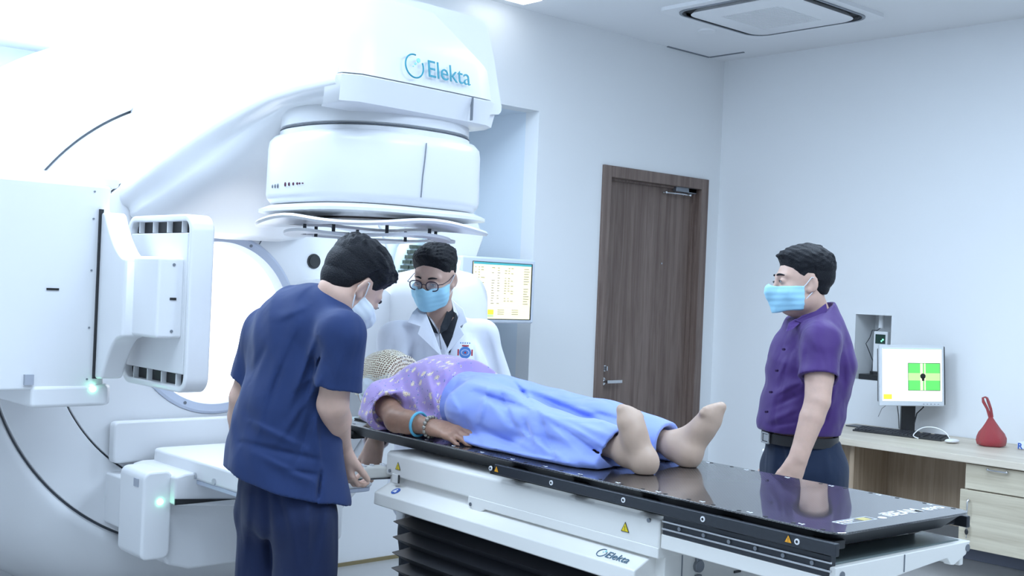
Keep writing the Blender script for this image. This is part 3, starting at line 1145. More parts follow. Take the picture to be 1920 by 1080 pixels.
# logo on the sloping shelf
pl = near_pt(1133, 1042, -.285)
lc2 = Vector((-.281, pl.y + .012, .850)) + sn * .001
b = MB().tube([lc2 + su * .0145 * math.cos(math.radians(a)) + sv * .0145 * math.sin(math.radians(a)) for a in range(78, 385, 8)], .0011, 6)
l2 = b.build('logo_ring', SLATE, lf)
b = MB()
for (x, y), r in (((.007, .008), .003), ((.001, .003), .0016)):
    c_ = lc2 + su * x + sv * y
    b.cyl(c_, c_ + sn * .0008, r, n=12)
b.split('logo_dot', TEAL2, l2)
text_mesh('brand_lettering', 'Elekta', .033, SLATE, lf, lc2 + su * .018 - sv * .012 + sn * .0006, su, sv, .0004, 0)
# bellows
b = MB()
rings = []
z = .797
k = 0
while z > .03:
    w_ = .262 if k % 2 == 0 else .232
    rings.append([(x, y, z) for x, y in rrect(-w_, 1.12 - w_ * 2.06, w_, 1.12 + w_ * 2.06, .02, 3)])
    z -= .0245
    k += 1
b.loft(rings)
b.build('bellows', RUBBER, tb, angle=25)
b = MB().box((-.30, .45, 0), (.30, 1.75, .035))
b.build('base_plate', CREAM, tb, bevel=.01)
MB().box((-.20, CY1 - .02, .72), (.20, CY1 + .03, .80)).build('column_cap', WHITE2, tb, bevel=.01)
# dark foot pedal cover and the curved white handle under the foot end
b = MB().prism([(.20, .74), (.46, .70), (.46, .62), (.22, .66)], 0, -.20, .25)
b.build('under_tray', BLACK, tb, bevel=.004)
b = MB().tube([(.10, .30, .86), (.11, .26, .855), (.115, .235, .83), (.117, .23, .78), (.117, .24, .70)], .011, 10)
b.build('white_handle', CREAM, tb)
# head end fittings: perspex bite and black clamp knob
b = MB().box((-.21, TL - .03, ZT - .012), (-.11, TL + .10, ZT - .004))
b.build('perspex_bracket', mat('clear_perspex', (.55, .72, .70), .08), tb, bevel=.002)
b = MB().box((-.235, TL - .08, ZT - .055), (-.19, TL - .02, ZT - .03))
b.tube([(-.225, TL - .06, ZT - .045), (-.245, TL - .06, ZT - .055)], .008)
kc = Vector((-.255, TL - .06, ZT - .060))
for k in range(5):
    a = 2 * PI * k / 5
    b.ball(kc + Vector((0, .017 * math.cos(a), .017 * math.sin(a))), .010, 8)
b.ball(kc, (.012, .018, .018), 10)
b.build('clamp_knob', BLACK, tb)
# hand control held at the base
hcl = thing('hand_control', 'white control pendant with round buttons held by the man in navy scrubs', 'remote control', T(-.15, CY1 + .02, .88))
cA, cB = T(-.165, CY1 + .022, .893), at(640, 887, 3.68)
dv = (cB - cA).normalized()
sd = Vector((-dv.y, dv.x, 0)).normalized()
upv = dv.cross(sd)
if upv.z < 0:
    upv = -upv
b = MB()
def crect(p, w_, h0, h1, r=.012):
    return [p + sd * x + upv * y for x, y in rrect(-w_, h0, w_, h1, r, 4)]
Lh = (cB - cA).length
b.loft([crect(cA + dv * s_ * Lh, w_, -h_, h_, min(.012, h_ * .6)) for s_, w_, h_ in ((.02, .016, .014), (.07, .020, .018), (.20, .026, .019), (.6, .030, .019), (.88, .030, .018), (.97, .026, .014))])
b.build('pendant_body', mat('warm_white_plastic', (.82, .81, .76), .35), hcl, angle=50)
b = MB()
b.loft([crect(cA + dv * s_ * Lh, .0265 if s_ < .1 else .0305, -.0205, -.0195, .0004) for s_ in (.2, .9)])
b.build('pendant_seam', SEAM, hcl)
b = MB()
for s_, o_ in ((.22, .006), (.38, -.008), (.38, .012), (.55, 0), (.68, .010), (.68, -.010)):
    p = cA + dv * s_ * Lh + sd * o_ + upv * .017
    b.cyl(p, p + upv * .007, .0075, n=16)
b.split('button', WINK, hcl)
p = cA + dv * .8 * Lh + upv * .017
MB().cyl(p, p + upv * .006, .009, n=16).build('dark_button', GREYM, hcl)
MB().cyl(cA - dv * .010, cA + dv * .015, .013, n=20).build('swivel_joint', GREYM, hcl)

# ================================================================== THE DESK
DW = wood('pale_oak_laminate', (0.52, 0.45, 0.36), (0.68, 0.61, 0.51), 1, 10, 0.45)
DV = wood('pale_oak_doors', (0.46, 0.40, 0.30), (0.60, 0.54, 0.42), 1, 16, 0.45)
DB = wood('tan_laminate', (0.28, 0.20, 0.13), (0.40, 0.30, 0.21), 2, 20, 0.55)
DKZ, DKX = .72, 5.90
dk = thing('desk', 'long pale oak desk along the right wall with a brown back panel', 'desk', (6.3, 2.8, 0))
b = MB()
dp = [(DKX, 1.5), (XW - .014, 1.5), (XW - .014, 4.06), (6.55, 4.08), (6.30, 4.00), (6.02, 3.86), (DKX, 3.70)]
b.prism(dp, 2, DKZ - .038, DKZ)
b.build('worktop', DW, dk, bevel=.004)
b = MB().box((6.36, 1.55, .25), (6.38, 3.95, DKZ - .038))
b.build('back_panel', DB, dk)
b = MB().box((5.98, 3.62, 0), (6.60, 3.65, DKZ - .038)).box((5.98, 1.52, 0), (6.60, 1.55, DKZ - .038))
b.split('side_panel', DB, dk)
cb = thing('drawer_cabinet', 'pale oak cabinet with drawer and keyed door under the desk', 'cabinet', (6.1, 2.5, .23))
b = MB().box((5.945, 1.98, .235), (6.355, 2.935, DKZ - .0395))
b.build('body', DW, cb, bevel=.001)
b = MB().box((5.927, 1.985, .545), (5.945, 2.925, DKZ - .045))
dr = b.build('drawer', DV, cb, bevel=.0015)
b = MB().box((5.920, 1.985, .232), (5.940, 2.948, .538))
do = b.build('door', DV, cb, bevel=.0015)
def pull(par, a, b_, name):
    a, b_ = Vector(a), Vector(b_)
    off = Vector((-.022, 0, 0))
    m = MB()
    m.tube([a, a + off, a + off * 1.1 + (b_ - a) * .06, b_ + off * 1.1 - (b_ - a) * .06, b_ + off, b_], .0045, 8)
    m.ball(a + off * .7, .008, 8).ball(b_ + off * .7, .008, 8)
    return m.build(name, CHROME, par)
hz0 = on_x(1872, 883, 5.927)
pull(dr, (5.927, hz0.y + .05, hz0.z), (5.927, hz0.y - .05, hz0.z), 'handle')
h1, h2 = on_x(1818, 938, 5.92), on_x(1818, 969, 5.92)
pull(do, (5.92, h1.y, h1.z), (5.92, h1.y, h2.z), 'handle')
kq = on_x(1815.5, 985, 5.92)
b = MB().cyl((5.925, kq.y, kq.z), (5.905, kq.y, kq.z), .011, n=16).box((5.895, kq.y - .003, kq.z - .012), (5.915, kq.y + .003, kq.z + .010))
b.build('lock', CHROME, do)
ks = thing('key_fob', 'small black key fob hanging from the lock of the oak cabinet door', 'key', (5.90, kq.y, kq.z - .02))
MB().ball((5.902, kq.y, kq.z - .032), (.005, .010, .016), 10).build('fob', BLACK, ks)
MB().tube([(5.900, kq.y, kq.z - .004), (5.902, kq.y, kq.z - .018)], .0015, 6).box((5.901, kq.y - .002, kq.z - .066), (5.903, kq.y + .002, kq.z - .045)).build('key_blade', CHROME, ks)

# monitor on the desk, turned to the room
mp = at(1708, 704, 6.97)
mo = thing('desktop_monitor', 'silver framed desktop monitor showing a green cross image on the oak desk', 'monitor', (mp.x, mp.y, DKZ), -YAW + .02, local=True)
s_ = 6.97 / 2180
mw, mh = 122 * s_ / 2, 114 * s_ / 2
cz = mp.z - DKZ
TILT = Matrix.Translation((0, 0, cz)) @ Matrix.Rotation(-.03, 4, 'Y') @ Matrix.Rotation(-.06, 4, 'X')
SILV = mat('silver_plastic', (.66, .69, .72), .35)
b = MB().box((-mw, -.016, -mh), (mw, .012, mh), TILT)
b.build('bezel', SILV, mo, bevel=.005)
b = MB().box((-mw + .02, .012, -mh + .02), (mw - .02, .09, mh - .02), TILT).box((mw - .006, -.004, -mh + .005), (mw + .012, .030, mh - .005), TILT)
b.build('back_shell', BLACK, mo, bevel=.008)
x0, x1, z0, z1 = -mw + .018, mw - .016, -mh + .030, mh - .020
sc = MB().box((x0, -.0185, z0), (x1, -.016, z1), TILT).build('screen', glow('screen_white', (.95, .98, .86), .75), mo)
MB().box((x0, -.0195, z1 - .006), (x1, -.0185, z1), TILT).build('menu_bar', glow('screen_grey_green', (.35, .48, .42), .5), sc)
gx0, gx1, gz0, gz1 = x0 + .155, x0 + .360, z0 + .065, z0 + .225
gx1 = min(gx1, x1 - .012)
MB().box((gx0 - .003, -.0190, gz0 - .003), (gx1 + .003, -.0186, gz1 + .003), TILT).build('image_border', INKB, sc)
MB().box((gx0, -.0196, gz0), (gx1, -.0190, gz1), TILT).build('image_field', glow('screen_green_field', (.12, .62, .12), .42), sc)
gm = (gz0 + gz1) / 2
MB().box((gx0, -.0200, gm - .022), (gx1, -.0196, gm + .022), TILT).build('image_band', glow('screen_lime', (.45, .80, .25), .5), sc)
gxm = gx0 + (gx1 - gx0) * .48
b = MB().box((gxm - .020, -.0204, gz0), (gxm - .004, -.0200, gz1), TILT).box((gxm + .004, -.0204, gz0), (gxm + .012, -.0200, gz1), TILT)
b.split('image_stripe', glow('screen_beige', (.72, .74, .45), .5), sc)
b = MB().cyl(TILT @ Vector((gxm - .004, -.0204, gm + .004)), TILT @ Vector((gxm - .004, -.0210, gm + .004)), .017, n=9).box((gxm - .010, -.0210, gm - .024), (gxm + .004, -.0204, gm), TILT)
b.build('image_blob', INKB, sc)
MB().box((x0 + .004, -.0196, z0 + .010), (x0 + .055, -.0186, z0 + .040), TILT).build('yellow_box', glow('screen_yellow', (.95, .80, .05), .5), sc)
b = MB()
for k in range(5):
    b.box((mw - .13 + k * .022, -.018, -mh + .011), (mw - .122 + k * .022, -.016, -mh + .014), TILT)
b.split('bezel_button', GREYM, mo)
b = MB().box((-.020, .075, .012), (.065, .098, cz - .03))
b.build('stand_column', BLACK, mo, bevel=.003)
b = MB().prism(rrect(-.07, .062, .10, .128, .02), 2, 0.0, .014)
b.build('stand_base', BLACK, mo, bevel=.004)
b = MB().tube([(.06, .05, cz - .13), (.09, .04, cz - .15), (.095, .03, cz - .19), (.06, .04, cz - .23), (.05, .05, .06)], .004, 8)
b.tube([(-.06, .05, cz - .17), (-.05, .04, cz - .25), (-.04, .05, .03)], .0025, 6)
b.tube([(-.10, .05, cz - .17), (-.15, .05, cz - .21), (-.17, .05, cz - .26)], .0015, 6)
b.split('cable', BLACK, mo)
# keyboard
kb0, kb1 = on_z(1598, 808, DKZ), on_z(1765, 828, DKZ)
kd = (kb1 - kb0)
kl = kd.length
ka = math.atan2(kd.y, kd.x)
kb = thing('keyboard', 'black full size keyboard on the oak desk before the silver monitor', 'keyboard', kb0, ka, local=True)
b = MB().prism([(0, .0), (0, .010), (.126, .024), (.130, .0)], 0, 0, kl)
b.build('keyboard_body', BLACK, kb, bevel=.003)
KEY = mat('key_plastic', (.035, .036, .042), .35)
b = MB()
nx = 22
for r_ in range(6):
    for i in range(nx):
        if i in (15, 18) or (r_ == 0 and 4 < i < 10):
            continue
        x = .012 + (kl - .024) * i / nx
        y = .008 + r_ * .0195
        z = .010 + .014 * y / .126
        b.box((x, y, z), (x + (kl - .024) / nx * .84, y + .016, z + .007))
    if r_ == 0:
        x = .012 + (kl - .024) * 5 / nx
        b.box((x, .008, .011), (x + (kl - .024) / nx * 4.8, .024, .018))
b.split('key', KEY, kb, smooth=False)
# mouse with its curved cable
mq = on_z(1785, 831, DKZ)
ms = thing('computer_mouse', 'white computer mouse with a looping cable right of the keyboard', 'mouse', mq)
b = MB().ball(mq + Vector((0, 0, .013)), 1, 14, Matrix.Rotation(-YAW + .5, 3, 'Z') @ Matrix.Diagonal((.050, .031, .0125)))
b.build('mouse_body', WHITE2, ms)
cp = [at(1776, 823, 6.55), at(1766, 812, 6.60), at(1745, 805, 6.68), at(1733, 806, 6.74)]
cp[-1].z = max(cp[-1].z, DKZ + .004)
cp = [mq + VF * .03 + Vector((0, 0, .018)), mq + VF * .06 + VR * -.02 + Vector((0, 0, .055)), mq + VF * .10 + VR * -.07 + Vector((0, 0, .075)), mq + VF * .13 + VR * -.13 + Vector((0, 0, .065)), mq + VF * .15 + VR * -.17 + Vector((0, 0, .02)), mq + VF * .12 + VR * -.15 + Vector((0, 0, .005))]
def smooth_path(P_, n=6):
    P_ = [Vector(q) for q in P_]
    out = []
    for i in range(len(P_) - 1):
        a, b_, c_, d_ = P_[max(0, i - 1)], P_[i], P_[i + 1], P_[min(len(P_) - 1, i + 2)]
        for j in range(n):
            t = j / n
            out.append(.5 * ((2 * b_) + (c_ - a) * t + (2 * a - 5 * b_ + 4 * c_ - d_) * t * t + (3 * b_ - a - 3 * c_ + d_) * t ** 3))
    return out + [P_[-1]]
b = MB().tube(smooth_path(cp), .0032, 8)
b.build('mouse_cable', WHITE2, ms)
pd = on_z(1610, 800, DKZ)
tag(MB().prism(rrect(pd.x - .06, pd.y - .04, pd.x + .06, pd.y + .06, .01), 2, DKZ, DKZ + .006).build('notepad', DGREY, None, loc=(pd.x, pd.y, DKZ)), 'thin dark pad lying on the desk behind the left end of the keyboard', 'pad')

# red carrier bag
rb = on_z(1863, 838, DKZ)
BAGM = bpy.data.materials.new('red_film')
BAGM.use_nodes = True
nb = BAGM.node_tree.nodes['Principled BSDF']
nb.inputs['Base Color'].default_value = (.85, .10, .12, 1)
nb.inputs['Roughness'].default_value = .14
nb.inputs['Subsurface Weight'].default_value = .3
nb.inputs['Subsurface Radius'].default_value = (.02, .004, .004)
nb.inputs['Alpha'].default_value = .78
nz = BAGM.node_tree.nodes.new('ShaderNodeTexNoise')
nz.inputs['Scale'].default_value = 34
nz.inputs['Detail'].default_value = 5
nz.inputs['Distortion'].default_value = 1.5
bp = BAGM.node_tree.nodes.new('ShaderNodeBump')
bp.inputs['Strength'].default_value = 1.0
bp.inputs['Distance'].default_value = .03
BAGM.node_tree.links.new(nz.outputs['Fac'], bp.inputs['Height'])
BAGM.node_tree.links.new(bp.outputs[0], nb.inputs['Normal'])
bg = thing('carrier_bag', 'small knotted red plastic carrier bag on the right part of the desk', 'bag', rb)
bc = rb + VF * .03
b = MB()
rings = []
rng = random.Random(5)
for r_, z in ((.060, .0), (.078, .008), (.083, .030), (.080, .050), (.068, .075), (.050, .100), (.034, .125), (.022, .145), (.013, .160), (.011, .170)):
    ring = []
    for i in range(40):
        a = 2 * PI * i / 40
        k = 1 + .05 * math.sin(9 * a + z * 40) * min(1, z * 12) + .03 * math.sin(5 * a + 1)
        ring.append(bc + VR * (r_ * k * math.cos(a) + .10 * -max(0, z - .05) * .9) + VF * (r_ * .8 * k * math.sin(a)) + VZ * z)
    rings.append(ring)
b.loft(rings)
b.build('bag_body', BAGM, bg, angle=60)
top = bc + VR * -.010 + VZ * .165
b = MB()
for s_ in (-1, 1):
    b.tube([top + VR * (s_ * .006), top + VR * (-.012 + s_ * .010) + VZ * .045, top + VR * (-.032 + s_ * .014) + VZ * .085, top + VR * (-.038 + s_ * .012) + VZ * .105, top + VR * -.036 + VZ * .112], [.009, .008, .009, .007, .004], 8)
b.split('bag_handle', BAGM, bg, angle=60)
b = MB().ball(bc + VZ * .035, (.045, .045, .030), 12)
b.build('bag_contents', mat('pink_white_pack', (.65, .42, .50), .5), bg)
# small packet cut by the right edge of the photo
pk = on_z(1915, 842, DKZ)
pt = thing('tissue_packet', 'white and blue wrapped packet on the desk at the right edge', 'packet', pk)
b = MB().box(pk + Vector((-.04, -.15, 0)), pk + Vector((.05, .01, .045)))
po = b.build('wrapper', mat('white_wrap', (.75, .78, .88), .3), pt, bevel=.012)
text_mesh('wrapper_mark', 'R', .045, BLUE, po, pk + Vector((-.0415, .004, .006)), (0, -1, 0), (0, 0, 1), .0005, .001)

# chair behind the man in purple
ch = thing('white_chair', 'white moulded chair mostly hidden behind the man in the purple shirt', 'chair', at(1432, 845, 5.6) * 1)
ch.location.z = 0
cc = at(1440, 845, 5.6)
b = MB().box(cc + Vector((-.03, -.16, -.015)), cc + Vector((.20, .02, .010)))
b.build('arm_rest', WHITE2, ch, bevel=.012)
sp_ = at(1440, 882, 5.6)
b = MB().box(Vector((sp_.x - .05, sp_.y - .20, sp_.z - .03)), Vector((sp_.x + .26, sp_.y + .03, sp_.z)))
b.build('seat', WHITE2, ch, bevel=.012)
b = MB().tube([cc + Vector((.0, 0, -.01)), cc + Vector((.02, 0, -.06)), Vector((sp_.x, sp_.y, sp_.z - .01))], .016, 10)
b.build('arm_support', WHITE2, ch)
b = MB().box(Vector((sp_.x + .02, sp_.y - .18, sp_.z + .0)), Vector((sp_.x + .22, sp_.y + .0, cc.z - .03)))
b.build('seat_cushion', DGREY, ch, bevel=.02)
for dx, dy in ((0, 0), (.22, 0), (0, -.17), (.22, -.17)):
    b = MB().cyl((sp_.x + dx, sp_.y + dy, sp_.z - .02), (sp_.x + dx, sp_.y + dy, 0), .016, .014, 12)
    b.build('leg', WHITE2, ch)

# ================================================================== SMOOTH BODIES (distance fields meshed with surface nets)
def _n(v):
    v = np.asarray(v, float)
    return v / (np.linalg.norm(v) + 1e-12)


class Field:
    def __init__(s, lo, hi, h):
        s.h = h
        s.lo = np.array(lo, float)
        s.n = np.ceil((np.array(hi, float) - s.lo) / h).astype(int) + 1
        s.F = np.full(tuple(s.n), 1.0, np.float32)

    def blank(s):
        g = Field.__new__(Field)
        g.h, g.lo, g.n = s.h, s.lo, s.n
        g.F = np.full(tuple(s.n), 1.0, np.float32)
        return g

    def merge(s, g, k=.02):
        if k > 0:
            hh = np.clip(0.5 + 0.5 * (s.F - g.F) / k, 0, 1)
            s.F = (s.F + (g.F - s.F) * hh - k * hh * (1 - hh)).astype(np.float32)
        else:
            s.F = np.minimum(s.F, g.F)
        return s

    def sleeve(s, a, q, ra, rb, inner, k=.03, flare=0.0, n=None, extra=None):
        """open-ended sleeve from a, cut square at q"""
        g = s.blank()
        n = _n(q - a) if n is None else _n(n)
        g.cone(a, q + _n(q - a) * .03, ra, rb, .03)
        if extra:
            for e in extra:
                g.cone(*e)
        g.half(q, n)
        g.cone(q - _n(q - a) * .06, q + _n(q - a) * .12, inner, inner, 0, mode='cut')
        return s.merge(g, k)

    def _win(s, lo, hi):
        a = np.maximum(0, np.floor((np.asarray(lo) - s.lo) / s.h).astype(int))
        b = np.minimum(s.n, np.ceil((np.asarray(hi) - s.lo) / s.h).astype(int) + 1)
        if np.any(b <= a):
            return None
        sl = tuple(slice(a[i], b[i]) for i in range(3))
        g = [(s.lo[i] + np.arange(a[i], b[i]) * s.h).astype(np.float32) for i in range(3)]
        return sl, g[0][:, None, None], g[1][None, :, None], g[2][None, None, :]

    def op(s, lo, hi, fn, k=0.02, mode='add', pad=None):
        pad = (k * 1.5 + 2.5 * s.h) if pad is None else pad
        w_ = s._win(np.asarray(lo) - pad, np.asarray(hi) + pad)
        if w_ is None:
            return s
        sl, X, Y, Z = w_
        d = fn(X, Y, Z).astype(np.float32)
        F = s.F[sl]
        if mode == 'add':
            if k > 0:
                hh = np.clip(0.5 + 0.5 * (F - d) / k, 0, 1)
                s.F[sl] = F + (d - F) * hh - k * hh * (1 - hh)
            else:
                s.F[sl] = np.minimum(F, d)
        else:                                   # 'cut': keep what is outside d
            d = -d
            if k > 0:
                hh = np.clip(0.5 - 0.5 * (F - d) / k, 0, 1)
                s.F[sl] = F + (d - F) * hh + k * hh * (1 - hh)
            else:
                s.F[sl] = np.maximum(F, d)
        return s

    def cone(s, a, b, ra, rb, k=0.02, flat=None, fs=1.0, mode='add', grow=0.0):
        """tapering limb from a to b; flat/fs squeeze it along one direction"""
        a, b = np.asarray(a, float), np.asarray(b, float)
        ra, rb = ra + grow, rb + grow
        ab = b - a
        L2 = float(ab @ ab) + 1e-12
        R = max(ra, rb) * max(1.0, fs)
        fl = None if flat is None else _n(flat)

        def fn(X, Y, Z):
            px, py, pz = X - a[0], Y - a[1], Z - a[2]
            t = np.clip((px * ab[0] + py * ab[1] + pz * ab[2]) / L2, 0, 1)
            qx, qy, qz = px - ab[0] * t, py - ab[1] * t, pz - ab[2] * t
            if fl is None:
                return np.sqrt(qx * qx + qy * qy + qz * qz) - (ra + (rb - ra) * t)
            dn = qx * fl[0] + qy * fl[1] + qz * fl[2]
            q2 = qx * qx + qy * qy + qz * qz - dn * dn + (dn / fs) ** 2
            q = np.sqrt(np.maximum(q2, 0))
            return (q - (ra + (rb - ra) * t)) * min(1.0, (fs + 1) / 2)
        return s.op(np.minimum(a, b) - R, np.maximum(a, b) + R, fn, k, mode)

    def ell(s, c, r, M=None, k=0.02, mode='add', grow=0.0):
        """ellipsoid; M columns are its axes"""
        c = np.asarray(c, float)
        r = np.asarray(r, float) + grow
        M = np.eye(3) if M is None else np.asarray(M, float)
        R = r.max()

        def fn(X, Y, Z):
            px, py, pz = X - c[0], Y - c[1], Z - c[2]
            u = [(px * M[0, i] + py * M[1, i] + pz * M[2, i]) / r[i] for i in range(3)]
            q = np.sqrt(u[0] ** 2 + u[1] ** 2 + u[2] ** 2)
            v = [u[i] / r[i] for i in range(3)]
            g = np.sqrt(v[0] ** 2 + v[1] ** 2 + v[2] ** 2) + 1e-9
            return q * (q - 1) / g
        return s.op(c - R, c + R, fn, k, mode)

    def half(s, p, n, k=0.0, lo=None, hi=None):
        """cut away everything on the side n points to"""
        p, n = np.asarray(p, float), _n(n)
        lo = s.lo if lo is None else lo
        hi = (s.lo + s.n * s.h) if hi is None else hi
        return s.op(lo, hi, lambda X, Y, Z: -((X - p[0]) * n[0] + (Y - p[1]) * n[1] + (Z - p[2]) * n[2]), k, 'cut', pad=0)

    def warp(s, fn, band=0.03):
        """add fn(P) to the field near the surface"""
        i = np.nonzero(np.abs(s.F) < band)
        P = s.lo + np.stack(i, 1) * s.h
        s.F[i] += fn(P).astype(np.float32)
        return s

    def mesh(s, name, m, parent=None, smooth_it=1):
        F, h = s.F, s.h
        F[0], F[-1] = 1, 1
        F[:, 0], F[:, -1] = 1, 1
        F[:, :, 0], F[:, :, -1] = 1, 1
        I = F < 0
        S = np.zeros(tuple(s.n - 1), np.uint8)
        for dx in (0, 1):
            for dy in (0, 1):
                for dz in (0, 1):
                    S += I[dx:s.n[0] - 1 + dx, dy:s.n[1] - 1 + dy, dz:s.n[2] - 1 + dz]
        act = np.flatnonzero((S > 0) & (S < 8))
        sh = S.shape
        ci, cj, ck_ = np.unravel_index(act, sh)
        cor = {}
        for dx in (0, 1):
            for dy in (0, 1):
                for dz in (0, 1):
                    cor[dx, dy, dz] = F[ci + dx, cj + dy, ck_ + dz]
        acc = np.zeros((len(act), 3))
        cnt = np.zeros(len(act))
        for ax in range(3):
            for u in (0, 1):
                for v in (0, 1):
                    a = [0, 0, 0]
                    o_ = [x for x in range(3) if x != ax]
                    a[o_[0]], a[o_[1]] = u, v
                    b_ = list(a)
                    b_[ax] = 1
                    fa, fb = cor[tuple(a)], cor[tuple(b_)]
                    x = (fa < 0) != (fb < 0)
                    t = np.where(x, fa / np.where(x, fa - fb, 1), 0)
                    p = np.zeros((len(act), 3))
                    p[:, ax] = t
                    p[:, o_[0]], p[:, o_[1]] = u, v
                    acc += p * x[:, None]
                    cnt += x
        V = s.lo + (np.stack([ci, cj, ck_], 1) + acc / cnt[:, None]) * h
        quads = []
        for ax in range(3):
            o_ = [x for x in range(3) if x != ax]
            A = [slice(None)] * 3
            B = [slice(None)] * 3
            A[ax], B[ax] = slice(0, -1), slice(1, None)
            for q in o_:
                A[q] = B[q] = slice(1, -1)
            ia, ib = I[tuple(A)], I[tuple(B)]
            e = np.nonzero(ia != ib)
            base = [e[0].copy(), e[1].copy(), e[2].copy()]
            for q in o_:
                base[q] += 1
            flip = ia[e]
            q4 = []
            for du, dv_ in ((0, 0), (-1, 0), (-1, -1), (0, -1)):
                c = [base[0].copy(), base[1].copy(), base[2].copy()]
                c[o_[0]] += du
                c[o_[1]] += dv_
                q4.append(np.searchsorted(act, np.ravel_multi_index(c, sh)))
            Q = np.stack(q4, 1)
            if ax == 1:
                flip = ~flip
            Q[~flip] = Q[~flip][:, ::-1]
            quads.append(Q)
        Q = np.concatenate(quads)
        for _ in range(smooth_it):
            A_ = np.zeros_like(V)
            N_ = np.zeros(len(V))
            for i in range(4):
                j = (i + 1) % 4
                np.add.at(A_, Q[:, i], V[Q[:, j]])
                np.add.at(A_, Q[:, j], V[Q[:, i]])
                np.add.at(N_, Q[:, i], 1)
                np.add.at(N_, Q[:, j], 1)
            V = V * .5 + .5 * A_ / N_[:, None]
        off = Vector((0, 0, 0)) if parent is None else woff(parent)
        V = V - np.array(off if off is not None else (0, 0, 0))
        me = bpy.data.meshes.new(name)
        me.vertices.add(len(V))
        me.vertices.foreach_set('co', V.astype(np.float32).ravel())
        me.loops.add(len(Q) * 4)
        me.loops.foreach_set('vertex_index', Q.astype(np.int32).ravel())
        me.polygons.add(len(Q))
        me.polygons.foreach_set('loop_start', np.arange(0, len(Q) * 4, 4, dtype=np.int32))
        me.polygons.foreach_set('loop_total', np.full(len(Q), 4, np.int32))
        me.polygons.foreach_set('use_smooth', np.ones(len(Q), bool))
        me.update(calc_edges=True)
        me.validate()
        me.materials.append(m)
        o = bpy.data.objects.new(name, me)
        COL.objects.link(o)
        if parent is not None:
            o.parent = parent
        return o


def bounds(pts, pad):
    P = np.array([list(p) for p in pts])
    return P.min(0) - pad, P.max(0) + pad


def lnoise(P, seed, n=6, scale=1.0, st=(1, 1, 1)):
    """cheap smooth noise, about -1..1"""
    r = np.random.RandomState(seed)
    out = 0
    for i in range(n):
        f = r.normal(size=3) * scale * np.array(st)
        out = out + np.sin(P @ f + r.uniform(0, 6.28) + 1.3 * np.sin(P @ (r.normal(size=3) * scale * .5) + r.uniform(0, 6.28)))
    return out / (n ** .5 * 1.2)


def folds(segs):
    """fabric folds: each (a, b, width, height); positive height makes a ridge, negative a valley"""
    S = [(np.array(a, float), np.array(b, float), w_, h_) for a, b, w_, h_ in segs]

    def fn(P):
        out = 0
        for a, b, w_, h_ in S:
            ab = b - a
            t = np.clip(((P - a) @ ab) / (ab @ ab), 0, 1)
            q = P - a - t[:, None] * ab
            d2 = (q * q).sum(1)
            out = out - 1.5 * h_ * np.exp(-d2 / (w_ * w_)) * (0.35 + 0.65 * np.sin(np.pi * np.clip(t, .02, .98)))
        return out
    return fn


def pfolds(segs, k=1.0):
    """folds laid along lines of sight: (x0, y0, x1, y1, width px, height m)"""
    e, r_, f_ = np.array(EYE), np.array(VR), np.array(VF)
    c, s_ = math.cos(ROLL), math.sin(ROLL)

    def fn(P):
        Q = P - e
        d = Q @ f_
        a, b = FPX * (Q @ r_) / d, -FPX * Q[:, 2] / d
        U = np.stack([960 + a * c - b * s_, 540 + a * s_ + b * c], 1)
        out = 0
        for x0, y0, x1, y1, w_, h_ in segs:
            p0, ab = np.array((x0, y0), float), np.array((x1 - x0, y1 - y0), float)
            t = np.clip(((U - p0) @ ab) / (ab @ ab), 0, 1)
            q = U - p0 - t[:, None] * ab
            # slightly wavy line, sharper on one side
            q2 = (q * q).sum(1)
            side = np.sign(q[:, 0] * ab[1] - q[:, 1] * ab[0])
            ww = w_ * np.where(side > 0, .65, 1.35)
            out = out - k * h_ * np.exp(-q2 / (ww * ww)) * np.sin(np.pi * np.clip(t, .04, .96)) ** .6
        return out
    return fn


